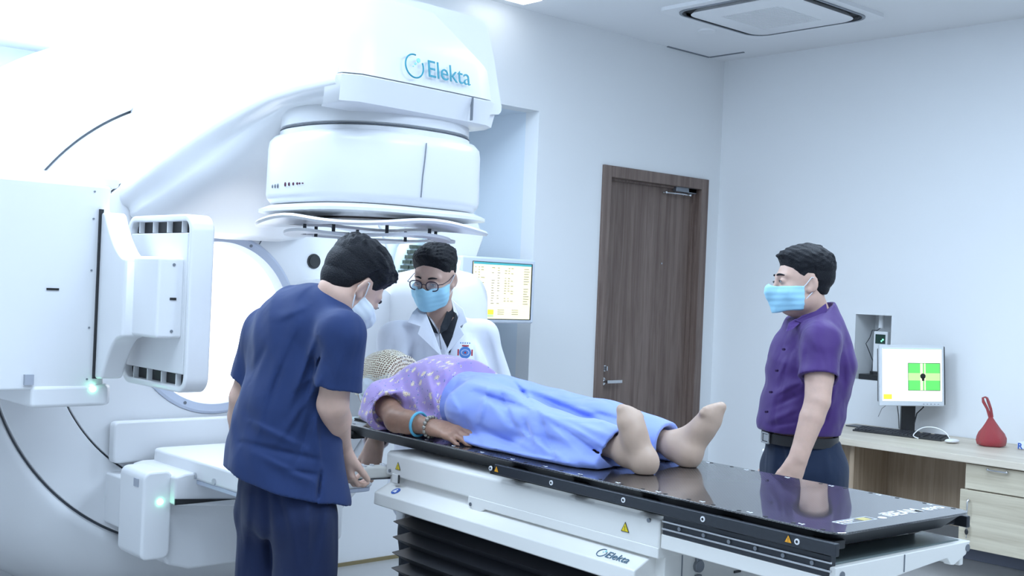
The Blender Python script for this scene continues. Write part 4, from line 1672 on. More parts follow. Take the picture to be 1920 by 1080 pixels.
# ---- head
class Head:
    def __init__(s, c, fwd, up, k=1.0):
        s.c = np.array(c, float)
        f = _n(np.array(fwd))
        u = np.array(up, float)
        u = _n(u - f * (u @ f))
        r = np.cross(f, u)
        s.M = np.stack([r, f, u], 1)
        s.k = k

    def p(s, x, y, z):
        return s.c + s.M @ (np.array([x, y, z]) * s.k)

    def add(s, F, face=True):
        k, M, p = s.k, s.M, s.p
        F.ell(p(0, -.014, .038), np.array((.074, .095, .080)) * k, M, .02)
        F.ell(p(0, .022, -.010), np.array((.062, .068, .088)) * k, M, .03)
        F.ell(p(0, .040, -.072), np.array((.042, .045, .036)) * k, M, .03)
        for sx in (-1, 1):
            F.ell(p(sx * .040, .004, -.052), np.array((.022, .040, .030)) * k, M, .03)
            F.ell(p(sx * .036, .066, -.018), np.array((.022, .018, .016)) * k, M, .025)
            F.cone(p(sx * .010, .088, .030), p(sx * .044, .070, .032), .008 * k, .008 * k, .016)
            F.ell(p(sx * .031, .096, .012), np.array((.016, .012, .011)) * k, M, .012, 'cut')
            E = M @ np.array([[math.cos(.5), -sx * math.sin(.5), 0], [sx * math.sin(.5), math.cos(.5), 0], [0, 0, 1]])
            F.ell(p(sx * .077, -.010, .0), np.array((.006, .018, .031)) * k, E, .006)
            F.ell(p(sx * .082, -.002, .004), np.array((.005, .009, .016)) * k, E, .004, 'cut')
            F.ell(p(sx * .073, .004, -.022), np.array((.006, .009, .010)) * k, M, .008)
        if face:
            F.cone(p(0, .090, .018), p(0, .106, -.020), .007 * k, .011 * k, .012)
            for sx in (-1, 1):
                F.ell(p(sx * .011, .098, -.024), np.array((.009, .010, .008)) * k, M, .008)
                # lids round the eyeball
                F.ell(p(sx * .031, .079, .012), np.array((.0150, .0150, .0125)) * k, M, .004)
            F.cone(p(-.018, .088, -.052), p(.018, .088, -.052), .006 * k, .006 * k, .012)
        return s

    def eyes(s, par, look=(0, 0), open_=.0042):
        WH = mat('eye_white', (.42, .40, .40), .3)
        IR = mat('dark_iris', (.02, .012, .008), .12)
        LASH = mat('lash_line', (.02, .015, .015), .6)
        for sx in (-1, 1):
            M3 = Matrix([list(r_) for r_ in s.M])
            c = s.p(sx * .0315, .0925, .0115)
            b = MB().ball(c, 1, 10, M3 @ Matrix.Diagonal((.0115 * s.k, .0030 * s.k, open_ * s.k)))
            e = b.build('eye', WH, par)
            c2 = s.p(sx * .0315 + look[0], .0950, .0115 + look[1])
            MB().ball(c2, 1, 8, M3 @ Matrix.Diagonal((.0050 * s.k, .0012 * s.k, open_ * s.k))).build('iris', IR, e)
            up_ = [s.p(sx * (.019 + .003 * i + .001), .0925 + .003 * math.sin(PI * i / 8), .0115 + open_ * (.35 + .85 * math.sin(PI * i / 8)) - .0008 * (i == 8)) for i in range(9)]
            MB().tube(up_, .0012 * s.k, 6).build('upper_lid_line', LASH, e)

    def brows(s, par, m):
        for sx in (-1, 1):
            pts = [s.p(sx * (.014 + .0046 * i), .0985 - .0016 * i - .00022 * i * i, .0325 + .004 * math.sin(PI * min(1, i / 7 + .15))) for i in range(8)]
            rr = [.0020, .0034, .0038, .0038, .0036, .0030, .0024, .0014]
            MB().tube(pts, [x * s.k for x in rr], 8).build('eyebrow', m, par)


HAIRM = bpy.data.materials.new('black_hair')
HAIRM.use_nodes = True
_b = HAIRM.node_tree.nodes['Principled BSDF']
_b.inputs['Base Color'].default_value = (.006, .007, .011, 1)
_b.inputs['Roughness'].default_value = .55
_b.inputs['Specular IOR Level'].default_value = .22
_tc = HAIRM.node_tree.nodes.new('ShaderNodeTexCoord')
_nz = HAIRM.node_tree.nodes.new('ShaderNodeTexNoise')
_nz.inputs['Scale'].default_value = 260
_nz.inputs['Detail'].default_value = 5
_bp = HAIRM.node_tree.nodes.new('ShaderNodeBump')
_bp.inputs['Strength'].default_value = .9
_bp.inputs['Distance'].default_value = .004
HAIRM.node_tree.links.new(_tc.outputs['Object'], _nz.inputs['Vector'])
HAIRM.node_tree.links.new(_nz.outputs['Fac'], _bp.inputs['Height'])
HAIRM.node_tree.links.new(_bp.outputs[0], _b.inputs['Normal'])


def hair(H, par, top=.026, side=.008, back=.012, zfront=.066, seed=1, spike=.006, nape=-.055, front=.012, fringe=0.0):
    """short hair as a thick cap following the skull, cut along the hairline"""
    k, M, c = H.k, H.M, H.c
    F = Field(c - .17, c + .17, .0028)

    def fn(X, Y, Z):
        P = np.stack(np.broadcast_arrays(X - c[0], Y - c[1], Z - c[2]), -1).astype(np.float64)
        L = P @ M / k
        x, y, z = L[..., 0], L[..., 1], L[..., 2]
        u = np.sqrt((x / .074) ** 2 + ((y + .014) / .095) ** 2 + ((z - .038) / .080) ** 2)
        g = np.sqrt((x / .074 ** 2) ** 2 + ((y + .014) / .095 ** 2) ** 2 + ((z - .038) / .080 ** 2) ** 2) + 1e-9
        d = u * (u - 1) / g
        # the lower back of the skull reaches down to the neck
        d2 = np.sqrt((x / .060) ** 2 + ((y + .034) / .056) ** 2 + ((z + .006) / .066) ** 2)
        d2 = (d2 - 1) * .060
        d = np.minimum(d, d2)
        w_up = np.clip((z - .045) / .06, 0, 1)
        w_bk = np.clip((-y - .03) / .05, 0, 1)
        w_fr = np.clip((y - .03) / .04, 0, 1) * w_up
        th = side + (top - side) * w_up ** .8 + (back - side) * w_bk * (1 - w_up) + (front - 0) * w_fr
        Lf = L.reshape(-1, 3)
        n = (lnoise(Lf, seed, 5, 1.0, (170, 60, 110)) * .55 + lnoise(Lf, seed + 9, 4, 1.0, (420, 120, 300)) * .55).reshape(x.shape)
        # hairline: z as a function of y, higher towards the face
        yy = [-.12, -.06, -.030, -.018, .006, .020, .034, .052, .075, .12]
        zz = [nape, nape, -.035, .030, .034, .006, .012, .050, zfront, zfront - fringe]
        zl = np.interp(y, yy, zz)
        th = th * np.clip((z - zl) / .040, .03, 1) ** .8
        d = d - th - spike * n * (.10 + .90 * w_up)
        d = np.maximum(d, (zl - z) * .8 + .002 * n)
        return d
    F.op(c - .165, c + .165, fn, 0, 'add', pad=0)
    return F.mesh('hair', HAIRM, par, 0)


def mask_mesh(H, par, m, mstrap, ztop=-.004, zbot=-.098):
    """pleated surgical mask over nose and chin with ear loops"""
    k, M, c, p = H.k, H.M, H.c, H.p
    F = Field(c - .15, c + .15, .0026)
    for g_, mode in ((.0085, 'add'), (.0005, 'cut')):
        G = Field(c - .15, c + .15, .0026)
        G.ell(p(0, .022, -.010), (np.array((.062, .068, .088)) + g_) * k, M, 0)
        G.ell(p(0, .040, -.072), (np.array((.046, .050, .036)) + g_) * k, M, .04)
        for sx in (-1, 1):
            G.ell(p(sx * .034, .064, -.030), (np.array((.024, .020, .024)) + g_) * k, M, .03)
        G.cone(p(0, .092, .012), p(0, .110, -.020), (.006 + g_) * k, (.012 + g_) * k, .035)
        G.cone(p(0, .108, -.022), p(0, .092, -.085), (.010 + g_) * k, (.010 + g_) * k, .045)
        if mode == 'add':
            F.F = G.F
        else:
            F.F = np.maximum(F.F, -G.F)

    def crop(X, Y, Z):
        P = np.stack(np.broadcast_arrays(X - c[0], Y - c[1], Z - c[2]), -1).astype(np.float64)
        L = P @ M / k
        x, y, z = L[..., 0], L[..., 1], L[..., 2]
        top = ztop - .10 * np.clip(np.abs(x) - .015, 0, 1) * .6 + .010 * np.clip(1 - np.abs(x) / .018, 0, 1)
        return -np.maximum(np.maximum(z - top, (zbot + .25 * np.clip(np.abs(x) - .02, 0, 1)) - z), .018 - y)
    F.op(c - .149, c + .149, crop, 0, 'cut', pad=0)

    def pl(P):
        L = (P - c) @ M / k
        return .00045 * np.sin((L[:, 2] + .03 * np.abs(L[:, 0])) * 2 * np.pi / .021) * np.clip((L[:, 2] + .095) / .02, 0, 1) + .0010 * lnoise(P, 3, scale=60)
    F.warp(pl, .02)
    o = F.mesh('face_mask', m, par, 1)
    for sx in (-1, 1):
        pts = [p(sx * .064, .026, -.016), p(sx * .074, .014, -.002), p(sx * .082, -.004, .022), p(sx * .080, -.020, .018), p(sx * .078, -.022, -.008), p(sx * .074, -.008, -.030), p(sx * .064, .020, -.060)]
        MB().tube(pts, .0019, 6).build('ear_loop', mstrap, o)
    return o


def hand(F, wrist, dirv, palm_n, side_thumb, curl=(.3, .35, .4, .45), spread=.02, k=1.0, thumb=(.5, .3), L=1.0, curl2=1.0):
    """palm and five fingers. dirv: wrist to knuckles, palm_n: way the palm faces, side_thumb: +1 thumb on dirv x palm_n side"""
    w_ = np.array(wrist, float)
    d = _n(dirv)
    n = np.array(palm_n, float)
    n = _n(n - d * (n @ d))
    s_ = np.cross(d, n) * side_thumb           # towards the thumb
    k *= L
    kn = w_ + d * .088 * k
    for off, r0, r1 in ((-.026, .014, .0135), (-.009, .0155, .0140), (.009, .0155, .0140), (.025, .015, .0135)):
        F.cone(w_ + s_ * off * .6 * k + d * .01, kn + s_ * off * k - d * abs(off + .0) * .15, r0 * k, r1 * k, .014, flat=n, fs=.85)
    F.cone(w_ - d * .02, w_ + d * .03 * k, .024 * k, .026 * k, .02, flat=n, fs=.72)
    tips = []
    lens = ((.040, .024, .020), (.045, .028, .022), (.041, .026, .021), (.032, .020, .018))
    for i, (off, ln, cu) in enumerate(zip((.030, .010, -.010, -.029), lens, curl)):
        base = kn + s_ * off * k * .98 - d * (.002, .0, .003, .011)[i] * k
        a = 0.15 + cu * .9
        ang = (off / .03) * spread * 4
        dd = _n(d + s_ * ang * .25)
        p = base
        r = (.0092, .0092, .0088, .0078)[i] * k
        for j, l in enumerate(ln):
            v = dd * math.cos(a) + n * math.sin(a)
            q = p + v * l * k
            F.cone(p, q, r, r * .93, .004 if j else .008)
            p = q
            r *= .93
            a += cu * curl2 * (1.25 if j == 0 else .9)
        tips.append(p)
    # thumb from the side of the palm
    tb_ = w_ + d * .022 * k + s_ * .020 * k + n * .006 * k
    t0 = _n(d * math.cos(thumb[0]) + s_ * math.sin(thumb[0]) + n * .25)
    F.cone(tb_, tb_ + t0 * .042 * k, .016 * k, .0125 * k, .014)
    p = tb_ + t0 * .042 * k
    t1 = _n(t0 + (d * .6 - s_ * .2 + n * .5) * thumb[1])
    F.cone(p, p + t1 * .032 * k, .0120 * k, .0102 * k, .004)
    p = p + t1 * .032 * k
    t2 = _n(t1 + (d * .5 - s_ * .3 + n * .5) * thumb[1])
    F.cone(p, p + t2 * .026 * k, .0103 * k, .0085 * k, .004)
    return tips


def fabric(name, col, rough=.85, wr=.35, scale=9, weave=700, sheen=.08, stretch=(1, 1, 1), dist=.03):
    m = bpy.data.materials.new(name)
    m.use_nodes = True
    nt = m.node_tree
    b = nt.nodes['Principled BSDF']
    b.inputs['Base Color'].default_value = (*col, 1)
    b.inputs['Roughness'].default_value = rough
    b.inputs['Sheen Weight'].default_value = sheen
    b.inputs['Specular IOR Level'].default_value = .25
    tc = nt.nodes.new('ShaderNodeTexCoord')
    mp = nt.nodes.new('ShaderNodeMapping')
    mp.inputs['Scale'].default_value = stretch
    nz = nt.nodes.new('ShaderNodeTexNoise')
    nz.inputs['Scale'].default_value = scale
    nz.inputs['Detail'].default_value = 1.5
    nz.inputs['Distortion'].default_value = .8
    bp = nt.nodes.new('ShaderNodeBump')
    bp.inputs['Strength'].default_value = min(1, wr * 1.7)
    bp.inputs['Distance'].default_value = dist
    n2 = nt.nodes.new('ShaderNodeTexNoise')
    n2.inputs['Scale'].default_value = weave
    bp2 = nt.nodes.new('ShaderNodeBump')
    bp2.inputs['Strength'].default_value = .25
    bp2.inputs['Distance'].default_value = .001
    L = nt.links.new
    L(tc.outputs['Object'], mp.inputs['Vector'])
    L(mp.outputs[0], nz.inputs['Vector'])
    L(nz.outputs['Fac'], bp.inputs['Height'])
    L(tc.outputs['Object'], n2.inputs['Vector'])
    L(n2.outputs['Fac'], bp2.inputs['Height'])
    L(bp.outputs[0], bp2.inputs['Normal'])
    L(bp2.outputs[0], b.inputs['Normal'])
    return m


SKIN = mat('skin', (.60, .40, .32), .52, vary=.10, bscale=45, sss=.12, bump=.06)
SKIN2 = mat('aged_skin', (.34, .19, .13), .5, vary=.25, bscale=60, sss=.10, bump=.25)
SHOE = mat('black_shoe', (.015, .015, .017), .4)


def shoe(par, ankle, fwd, m=None):
    a = np.array(ankle, float)
    f = _n(fwd)
    F = Field(*bounds([a, a + f * .2, (a[0], a[1], 0)], .09), .005)
    g = np.array([a[0], a[1], .0])
    F.cone(g + f * -.03 + [0, 0, .045], g + f * .13 + [0, 0, .035], .042, .040, .03)
    F.cone(a, g + [0, 0, .05], .045, .045, .03)
    F.half(g + [0, 0, .001], (0, 0, -1))
    return F.mesh('shoe', m or SHOE, par, 1)

# ================================================================== PEOPLE
def A(px, py, d):
    return np.array(at(px, py, d))


nR, nF, nZ = np.array(VR), np.array(VF), np.array((0, 0, 1.0))


def V3(r, f, z):
    return nR * r + nF * f + nZ * z


# ------------------------------------------------------------------ man in navy scrubs
def navy_man():
    NAVY = fabric('navy_scrubs', (.016, .034, .115), .8, .35, 7, stretch=(1, 1, .5))
    NAVY2 = fabric('navy_trousers', (.009, .018, .062), .8, .3, 6, stretch=(1, 1, .35))
    sh_r, sh_l = A(643, 628, 3.22), A(497, 620, 3.50)
    el_r, wr_r = A(624, 758, 3.24), A(640, 836, 3.46)
    el_l, wr_l = A(458, 745, 3.52), A(449, 845, 3.62)
    neck, hd = A(606, 590, 3.36), A(657, 537, 3.37)
    chest, belly, pel = A(566, 650, 3.40), A(545, 770, 3.38), A(533, 880, 3.38)
    fw = V3(.72, .69, 0)
    rt = V3(.69, -.72, 0)
    p = thing('person', 'man seen from behind in navy scrubs leaning over the patient, hand on the control', 'person', (float(pel[0]), float(pel[1]), 0))
    hip_r, hip_l = pel + rt * .085 - nZ * .02, pel - rt * .085 - nZ * .02
    kn_r, kn_l = np.array([hip_r[0], hip_r[1], .50]) + fw * .03, np.array([hip_l[0], hip_l[1], .50]) + fw * .01
    an_r, an_l = np.array([kn_r[0], kn_r[1], .09]) - fw * .03, np.array([kn_l[0], kn_l[1], .09]) - fw * .02
    H = Head(hd, V3(.50, .50, -.70), V3(.55, .35, .76), 1.0)
    F = Field(*bounds([sh_r, sh_l, hd, an_r, an_l, hd + nZ * .1, wr_r + V3(.05, .1, -.12), hd + nR * .06, wr_l], .13), .0034)
    F.cone(pel, chest, .12, .13, .05, flat=fw, fs=.7)
    F.cone(chest, neck - nZ * .05, .13, .06, .06, flat=fw, fs=.75)
    F.cone(sh_l, sh_r, .05, .05, .05)
    F.cone(neck - nZ * .02, H.p(0, -.022, -.045), .056, .053, .03)
    H.add(F)
    for s0, e0, w0 in ((sh_r, el_r, wr_r), (sh_l, el_l, wr_l)):
        F.cone(s0, e0, .044, .043, .010)
        F.cone(e0, e0 + (w0 - e0) * .35, .044, .044, .010)
        F.cone(e0 + (w0 - e0) * .35, w0, .043, .028, .010)
    tips = hand(F, wr_r + (wr_r - el_r) * .05, V3(.10, .25, -.95), V3(.45, .60, .30), 1, (.45, .5, .55, .6), .02, 1.0, (.55, .5))
    hand(F, wr_l, V3(.05, .3, -.95), V3(.8, .3, 0), 1, (.3, .35, .4, .45))
    for h0, k0, a0 in ((hip_r, kn_r, an_r), (hip_l, kn_l, an_l)):
        F.cone(h0, k0, .07, .05, .03)
        F.cone(k0, a0, .05, .038, .03)
    body = F.mesh('body', SKIN, p, 1)
    hair(H, p, top=.031, side=.008, back=.012, seed=3, spike=.005, nape=-.055, front=.001)
    H.eyes(p)
    H.brows(p, HAIRM)
    MSK = mat('white_mask_cloth', (.72, .78, .84), .7)
    mask_mesh(H, p, MSK, MSK)
    # trousers
    F = Field(*bounds([hip_r, hip_l, an_r, an_l, pel + nZ * .06], .16), .0055)
    F.cone(pel + nZ * .05, pel - nZ * .06, .132, .152, .05, flat=fw, fs=.78)
    F.cone(pel - fw * .015 - nZ * .07 + rt * .06, pel - fw * .015 - nZ * .13 + rt * .06, .070, .085, .05)
    F.cone(pel - fw * .015 - nZ * .07 - rt * .06, pel - fw * .015 - nZ * .13 - rt * .06, .070, .085, .05)
    for h0, k0, a0 in ((hip_r, kn_r, an_r), (hip_l, kn_l, an_l)):
        F.cone(h0 - nZ * .11 + fw * .012, k0, .098, .088, .035)
        F.cone(k0, a0 - nZ * .02, .088, .078, .03)
    F.half(pel + nZ * .07, nZ)
    F.half((0, 0, .05), -nZ)
    F.warp(pfolds([(500, 900, 510, 1080, 8, -.016), (470, 905, 455, 1080, 9, .008), (540, 920, 560, 1080, 10, .007), (605, 930, 590, 1060, 8, -.009), (580, 915, 575, 1075, 7, .007), (515, 900, 540, 1000, 6, -.006), (450, 920, 445, 1060, 7, -.006)]))
    F.warp(lambda P: .004 * lnoise(P, 5, scale=22, st=(1, 1, .35)))
    F.mesh('trousers', NAVY2, p, 1)
    # tunic
    hem = [A(424, 872, 3.50), A(470, 880, 3.28), A(585, 918, 3.22), A(628, 925, 3.30)]
    F = Field(*bounds([sh_r + rt * .06, sh_l - rt * .04, neck, chest - fw * .12, pel - nZ * .08, el_r, el_l, hem[0]], .12), .0042)
    F.cone(pel - nZ * .05, belly, .172, .152, .06, flat=fw, fs=.95)
    F.cone(belly, chest, .152, .165, .06, flat=fw, fs=.78)
    F.cone(chest, chest + (neck - chest) * .55, .165, .125, .06, flat=fw, fs=.74)
    F.cone(chest + nZ * .05, neck - nZ * .015, .12, .070, .05, flat=fw, fs=.9)
    F.cone(sh_l, neck - nZ * .03, .058, .07, .05)
    F.cone(neck - nZ * .03, sh_r, .07, .058, .05)
    F.cone(hem[0] + nR * .05 + nZ * .015, belly - rt * .10 - nZ * .02, .040, .06, .07)
    sl_r, sl_l = sh_r + (el_r - sh_r) * .72, sh_l + (el_l - sh_l) * .74
    F.sleeve(sh_r, sl_r, .060, .073, .056, k=.045, n=_n(sl_r - sh_r) + nR * -.10)
    F.sleeve(sh_l, sl_l, .056, .062, .052, k=.045)
    nn = _n((neck - chest) + fw * .12 - rt * .0)
    F.cone(neck + nn * .012, neck + nn * .30, .066, .10, .004, mode='cut')
    F.cone(A(436, 862, 3.44), A(486, 815, 3.38), .012, .075, .06)
    F.cone(pel - nZ * .12 + nR * .03, pel, .168, .160, .05, flat=fw, fs=.98)
    F.half(A(500, 893, 3.38), _n(np.cross(nR * (628 - 424) - nZ * 56, nF) * (1 if np.cross(nR * 204 - nZ * 56, nF)[2] < 0 else -1)))
    # vent at the side
    vt = A(603, 872, 3.20)
    F.cone(vt, A(597, 930, 3.20), .002, .012, .002, mode='cut')
    F.warp(pfolds([(592, 628, 540, 770, 9, .012), (604, 650, 556, 800, 8, -.010), (560, 600, 500, 740, 10, .009), (545, 640, 488, 800, 9, -.008), (610, 700, 520, 830, 8, .010),
                   (600, 740, 560, 860, 9, -.011), (590, 760, 600, 880, 7, .009), (470, 790, 570, 838, 7, .010), (455, 828, 600, 862, 6, -.008), (480, 850, 590, 905, 7, .008),
                   (515, 700, 480, 830, 7, .007), (498, 650, 470, 715, 6, -.006), (575, 575, 520, 600, 8, .005),
                   (640, 660, 628, 725, 9, .005), (530, 880, 600, 890, 5, -.006), (602, 884, 596, 940, 3, -.014)], 1.0))
    F.warp(lambda P: .0030 * lnoise(P, 9, scale=26, st=(1, 1, .6)))
    tu = F.mesh('scrub_top', NAVY, p, 1)
    for a0, f0 in ((an_r, fw), (an_l, fw)):
        shoe(p, a0, f0)
    return p


# ------------------------------------------------------------------ doctor in white coat
def coat_doctor():
    COAT = fabric('white_coat_cloth', (.74, .77, .86), .8, .30, 6, stretch=(1, 1, .6))
    POLO = fabric('dark_polo_cloth', (.018, .022, .030), .85, .2, 12)
    D0 = 4.50
    hd = A(815, 523, D0)
    H = Head(hd, V3(-.30, -.88, -.34), V3(-.06, -.34, .93), 1.0)
    fw = _n(V3(-.22, -.95, 0))
    rt = np.cross(fw, nZ)                     # his right (image left)
    neck = A(826, 605, 4.60)
    sh_r, sh_l = A(741, 636, 4.46), A(903, 630, 4.66)
    chest, belly = A(828, 690, 4.58), A(830, 800, 4.66)
    pel = np.array([belly[0], belly[1], .95])
    el_r, wr_r = A(722, 755, 4.42), A(703, 832, 4.12)
    el_l, wr_l = A(945, 760, 4.72), A(930, 850, 4.5)
    p = thing('person', 'man in open white doctor coat, glasses and pale blue mask standing behind the patient', 'person', (float(pel[0]), float(pel[1]), 0))
    hips = [pel + rt * .085, pel - rt * .085]
    F = Field(*bounds([sh_r, sh_l, hd, (pel[0], pel[1], .08), hd + nZ * .12, wr_r + V3(0, 0, -.13), wr_l, el_l], .13), .0036)
    F.cone(pel, chest, .11, .11, .05, flat=fw, fs=.7)
    F.cone(chest, neck - nZ * .05, .11, .048, .03, flat=fw, fs=.70)
    F.cone(sh_l, sh_r, .040, .040, .03)
    F.cone(neck - nZ * .03, H.p(0, -.015, -.05), .058, .052, .03)
    H.add(F)
    for s0, e0, w0 in ((sh_r, el_r, wr_r), (sh_l, el_l, wr_l)):
        F.cone(s0, e0, .048, .040, .03)
        F.cone(e0, w0, .040, .027, .03)
    hand(F, wr_r, V3(-.10, -.25, -.95), V3(-.1, .9, -.2), -1, (.25, .35, .45, .5), .02, .95, (.5, .4))
    hand(F, wr_l, V3(-.3, -.3, -.9), V3(-.9, 0, 0), 1)
    for h0 in hips:
        F.cone(h0, (h0[0], h0[1], .5), .07, .05, .03)
        F.cone((h0[0], h0[1], .5), (h0[0], h0[1], .09), .05, .038, .03)
    F.mesh('body', SKIN, p, 1)
    hair(H, p, top=.024, side=.002, back=.006, zfront=.080, seed=8, spike=.0035, nape=-.045, front=.006)
    H.eyes(p, (0, -.0022), .0036)
    H.brows(p, HAIRM)
    MSK = mat('blue_mask_cloth', (.36, .68, .86), .7)
    mask_mesh(H, p, MSK, mat('white_elastic', (.80, .83, .88), .6))
    # glasses
    FR = mat('dark_spectacle_frame', (.030, .015, .035), .3)
    b = MB()
    for sx in (-1, 1):
        loop = []
        for i in range(24):
            a = 2 * PI * i / 24
            e = 2 / 2.6
            x = .0245 * math.copysign(abs(math.cos(a)) ** e, math.cos(a))
            z = .0185 * math.copysign(abs(math.sin(a)) ** e, math.sin(a))
            loop.append(H.p(sx * .0335 + x, .108 - .10 * (abs(sx * .0335 + x) - .01) ** 1.0 * .25, .009 + z))
        b.tube(loop, .0022, 6, cyclic=True)
        b.tube([H.p(sx * .057, .103, .016), H.p(sx * .072, .095, .017), H.p(sx * .078, .05, .016), H.p(sx * .079, -.004, .022)], .0016, 6)
    b.tube([H.p(-.010, .1085, .013), H.p(0, .110, .016), H.p(.010, .1085, .013)], .0016, 6)
    gl = b.build('glasses', FR, p)
    LM = bpy.data.materials.new('lens_glass')
    LM.use_nodes = True
    lb = LM.node_tree.nodes['Principled BSDF']
    lb.inputs['Alpha'].default_value = .14
    lb.inputs['Roughness'].default_value = .03
    lb.inputs['Base Color'].default_value = (.75, .80, .90, 1)
    lb.inputs['Specular IOR Level'].default_value = .8
    for sx in (-1, 1):
        ring = []
        for i in range(24):
            a = 2 * PI * i / 24
            e = 2 / 2.6
            x = .0235 * math.copysign(abs(math.cos(a)) ** e, math.cos(a))
            z = .0175 * math.copysign(abs(math.sin(a)) ** e, math.sin(a))
            ring.append(H.p(sx * .0335 + x, .1075 - .025 * (abs(sx * .0335 + x) - .01), .009 + z))
        b = MB().loft([[Vector(q) for q in ring], [Vector(q) - Vector(H.M[:, 1]) * .0008 for q in ring]])
        b.build('lens', LM, gl)
    # polo shirt with collar
    F = Field(*bounds([sh_r, sh_l, neck + nZ * .03, belly], .14), .0045)
    F.cone(belly, chest, .125, .138, .05, flat=fw, fs=.78)
    F.cone(chest, neck - nZ * .035, .145, .074, .05, flat=fw, fs=.82)
    F.cone(neck - nZ * .04, neck + nZ * .012 - fw * .006, .066, .066, .02)
    F.half(neck + nZ * .022 + fw * .02, nZ * .9 + fw * .55)
    F.cone(neck + nZ * .06, neck - nZ * .02, .060, .058, .002, mode='cut')
    vq = [A(822, 588, 4.50), A(823, 617, 4.44)]
    F.cone(vq[0] + nZ * .01, vq[1], .030, .003, .004, mode='cut')
    po = F.mesh('polo_shirt', POLO, p, 1)
    # trousers under the coat
    F = Field(*bounds([hips[0], hips[1], pel + nZ * .1, (pel[0], pel[1], .1)], .16), .008)
    for h0 in hips:
        F.cone(h0, (h0[0], h0[1], .5), .095, .075, .03)
        F.cone((h0[0], h0[1], .5), (h0[0], h0[1], .07), .075, .065, .03)
    F.half((0, 0, .05), -nZ)
    F.mesh('trousers', POLO, p, 1)
    for h0 in hips:
        shoe(p, (h0[0], h0[1], .09), fw)
    # coat
    F = Field(*bounds([sh_r - nR * .02, sh_l + nR * .04, neck + nZ * .04, (pel[0], pel[1], .62), el_r, wr_r, el_l, wr_l], .15), .0045)
    F.cone(pel - nZ * .25, belly, .215, .175, .06, flat=fw, fs=.75)
    F.cone(belly, chest, .175, .165, .06, flat=fw, fs=.80)
    F.cone(chest, neck - nZ * .05, .165, .085, .07, flat=fw, fs=.80)
    F.cone(sh_r, neck - nZ * .035, .060, .070, .05)
    F.cone(sh_l, neck - nZ * .035, .060, .070, .05)
    for s0, e0, w0 in ((sh_r, el_r, wr_r), (sh_l, el_l, wr_l)):
        F.cone(s0, e0, .064, .060, .035)
        F.sleeve(e0, e0 + (w0 - e0) * .88, .060, .048, .041)
    # neck opening and the deep V
    F.cone(neck + nZ * .20, neck - nZ * .012, .085, .066, .004, mode='cut')
    vb = A(829, 668, 4.36)
    va, vc = A(790, 590, 4.44), A(866, 588, 4.52)
    def vee(X, Y, Z):
        # triangular wedge between va, vc and vb cut deep from the front
        d1 = None
        cen = (va + vc + vb) / 3
        for a_, b_ in ((va, vb), (vb, vc)):
            n = np.cross(b_ - a_, fw)
            n = _n(n)
            if (cen - a_) @ n > 0:
                n = -n
            v = (X - a_[0]) * n[0] + (Y - a_[1]) * n[1] + (Z - a_[2]) * n[2]
            d1 = v if d1 is None else np.maximum(d1, v)
        fr = (X - neck[0]) * -fw[0] + (Y - neck[1]) * -fw[1] + .0 * Z - .0
        return np.maximum(d1, fr)
    F.op(np.minimum(np.minimum(va, vc), vb) - .15, np.maximum(np.maximum(va, vc), vb) + .12, vee, .003, 'cut', pad=0)
    S = [(A(760, 640, 4.35), A(745, 720, 4.35), .020, .010), (A(735, 650, 4.35), A(725, 740, 4.35), .018, -.010), (A(895, 650, 4.5), A(905, 740, 4.5), .018, .011),
         (A(915, 640, 4.55), A(930, 720, 4.55), .016, -.010), (A(790, 650, 4.35), A(800, 740, 4.35), .018, -.006), (A(775, 625, 4.38), A(765, 700, 4.38), .016, -.007), (A(880, 625, 4.46), A(884, 700, 4.46), .014, -.008)]
    F.warp(pfolds([(760, 640, 742, 725, 8, .008), (738, 640, 726, 735, 7, -.009), (896, 650, 912, 735, 7, .009), (915, 630, 936, 715, 7, -.008), (790, 640, 800, 735, 8, -.005), (775, 622, 764, 700, 7, -.006), (884, 625, 890, 690, 6, -.006), (722, 660, 716, 735, 6, .006)]))
    F.warp(lambda P: .0028 * lnoise(P, 19, scale=24, st=(1, 1, .6)))
    # hollow where the polo shows
    co = F.mesh('doctor_coat', COAT, p, 1)
    # lapels and collar: folded cloth lying on the chest
    def lap(pts2, name, th=.006):
        top_ = [Vector(A(px, py, d)) for px, py, d in pts2]
        bk = [q + Vector(-fw) * -.0 + Vector(fw) * -th for q in top_]
        b = MB().loft([top_, bk])
        return b.build(name, COAT, co, bevel=.002)
    lap([(793, 566, 4.56), (800, 592, 4.43), (815, 630, 4.395), (829, 670, 4.375), (783, 626, 4.385), (788, 612, 4.385), (764, 604, 4.40), (774, 585, 4.45)], 'lapel')
    lap([(848, 562, 4.60), (860, 590, 4.50), (848, 632, 4.43), (830, 672, 4.375), (870, 627, 4.43), (862, 612, 4.45), (876, 604, 4.47), (868, 580, 4.53)], 'lapel')
    b = MB().tube([Vector(A(829, 670, 4.368)), Vector(A(830, 700, 4.365)), Vector(A(831, 760, 4.40))], .0022, 6)
    b.build('front_edge', COAT, co)
    # chest emblem
    ec = A(872, 661, 4.395)
    eu, ev = _n(V3(.97, .22, 0)), nZ
    en = _n(np.cross(eu, ev))
    def disc(name, m, rx, rz, off, par, ring=None, box=None, dx=0, dz=0):
        c_ = ec + en * off + eu * dx + ev * dz
        b = MB()
        if box:
            q = [c_ + eu * x + ev * z for x, z in ((-box[0], -box[1]), (box[0], -box[1]), (box[0], box[1]), (-box[0], box[1]))]
        else:
            q = [c_ + eu * rx * math.cos(2 * PI * i / 28) + ev * rz * math.sin(2 * PI * i / 28) for i in range(28)]
        b.loft([[Vector(x) for x in q], [Vector(x + en * .001) for x in q]])
        return b.build(name, m, par)
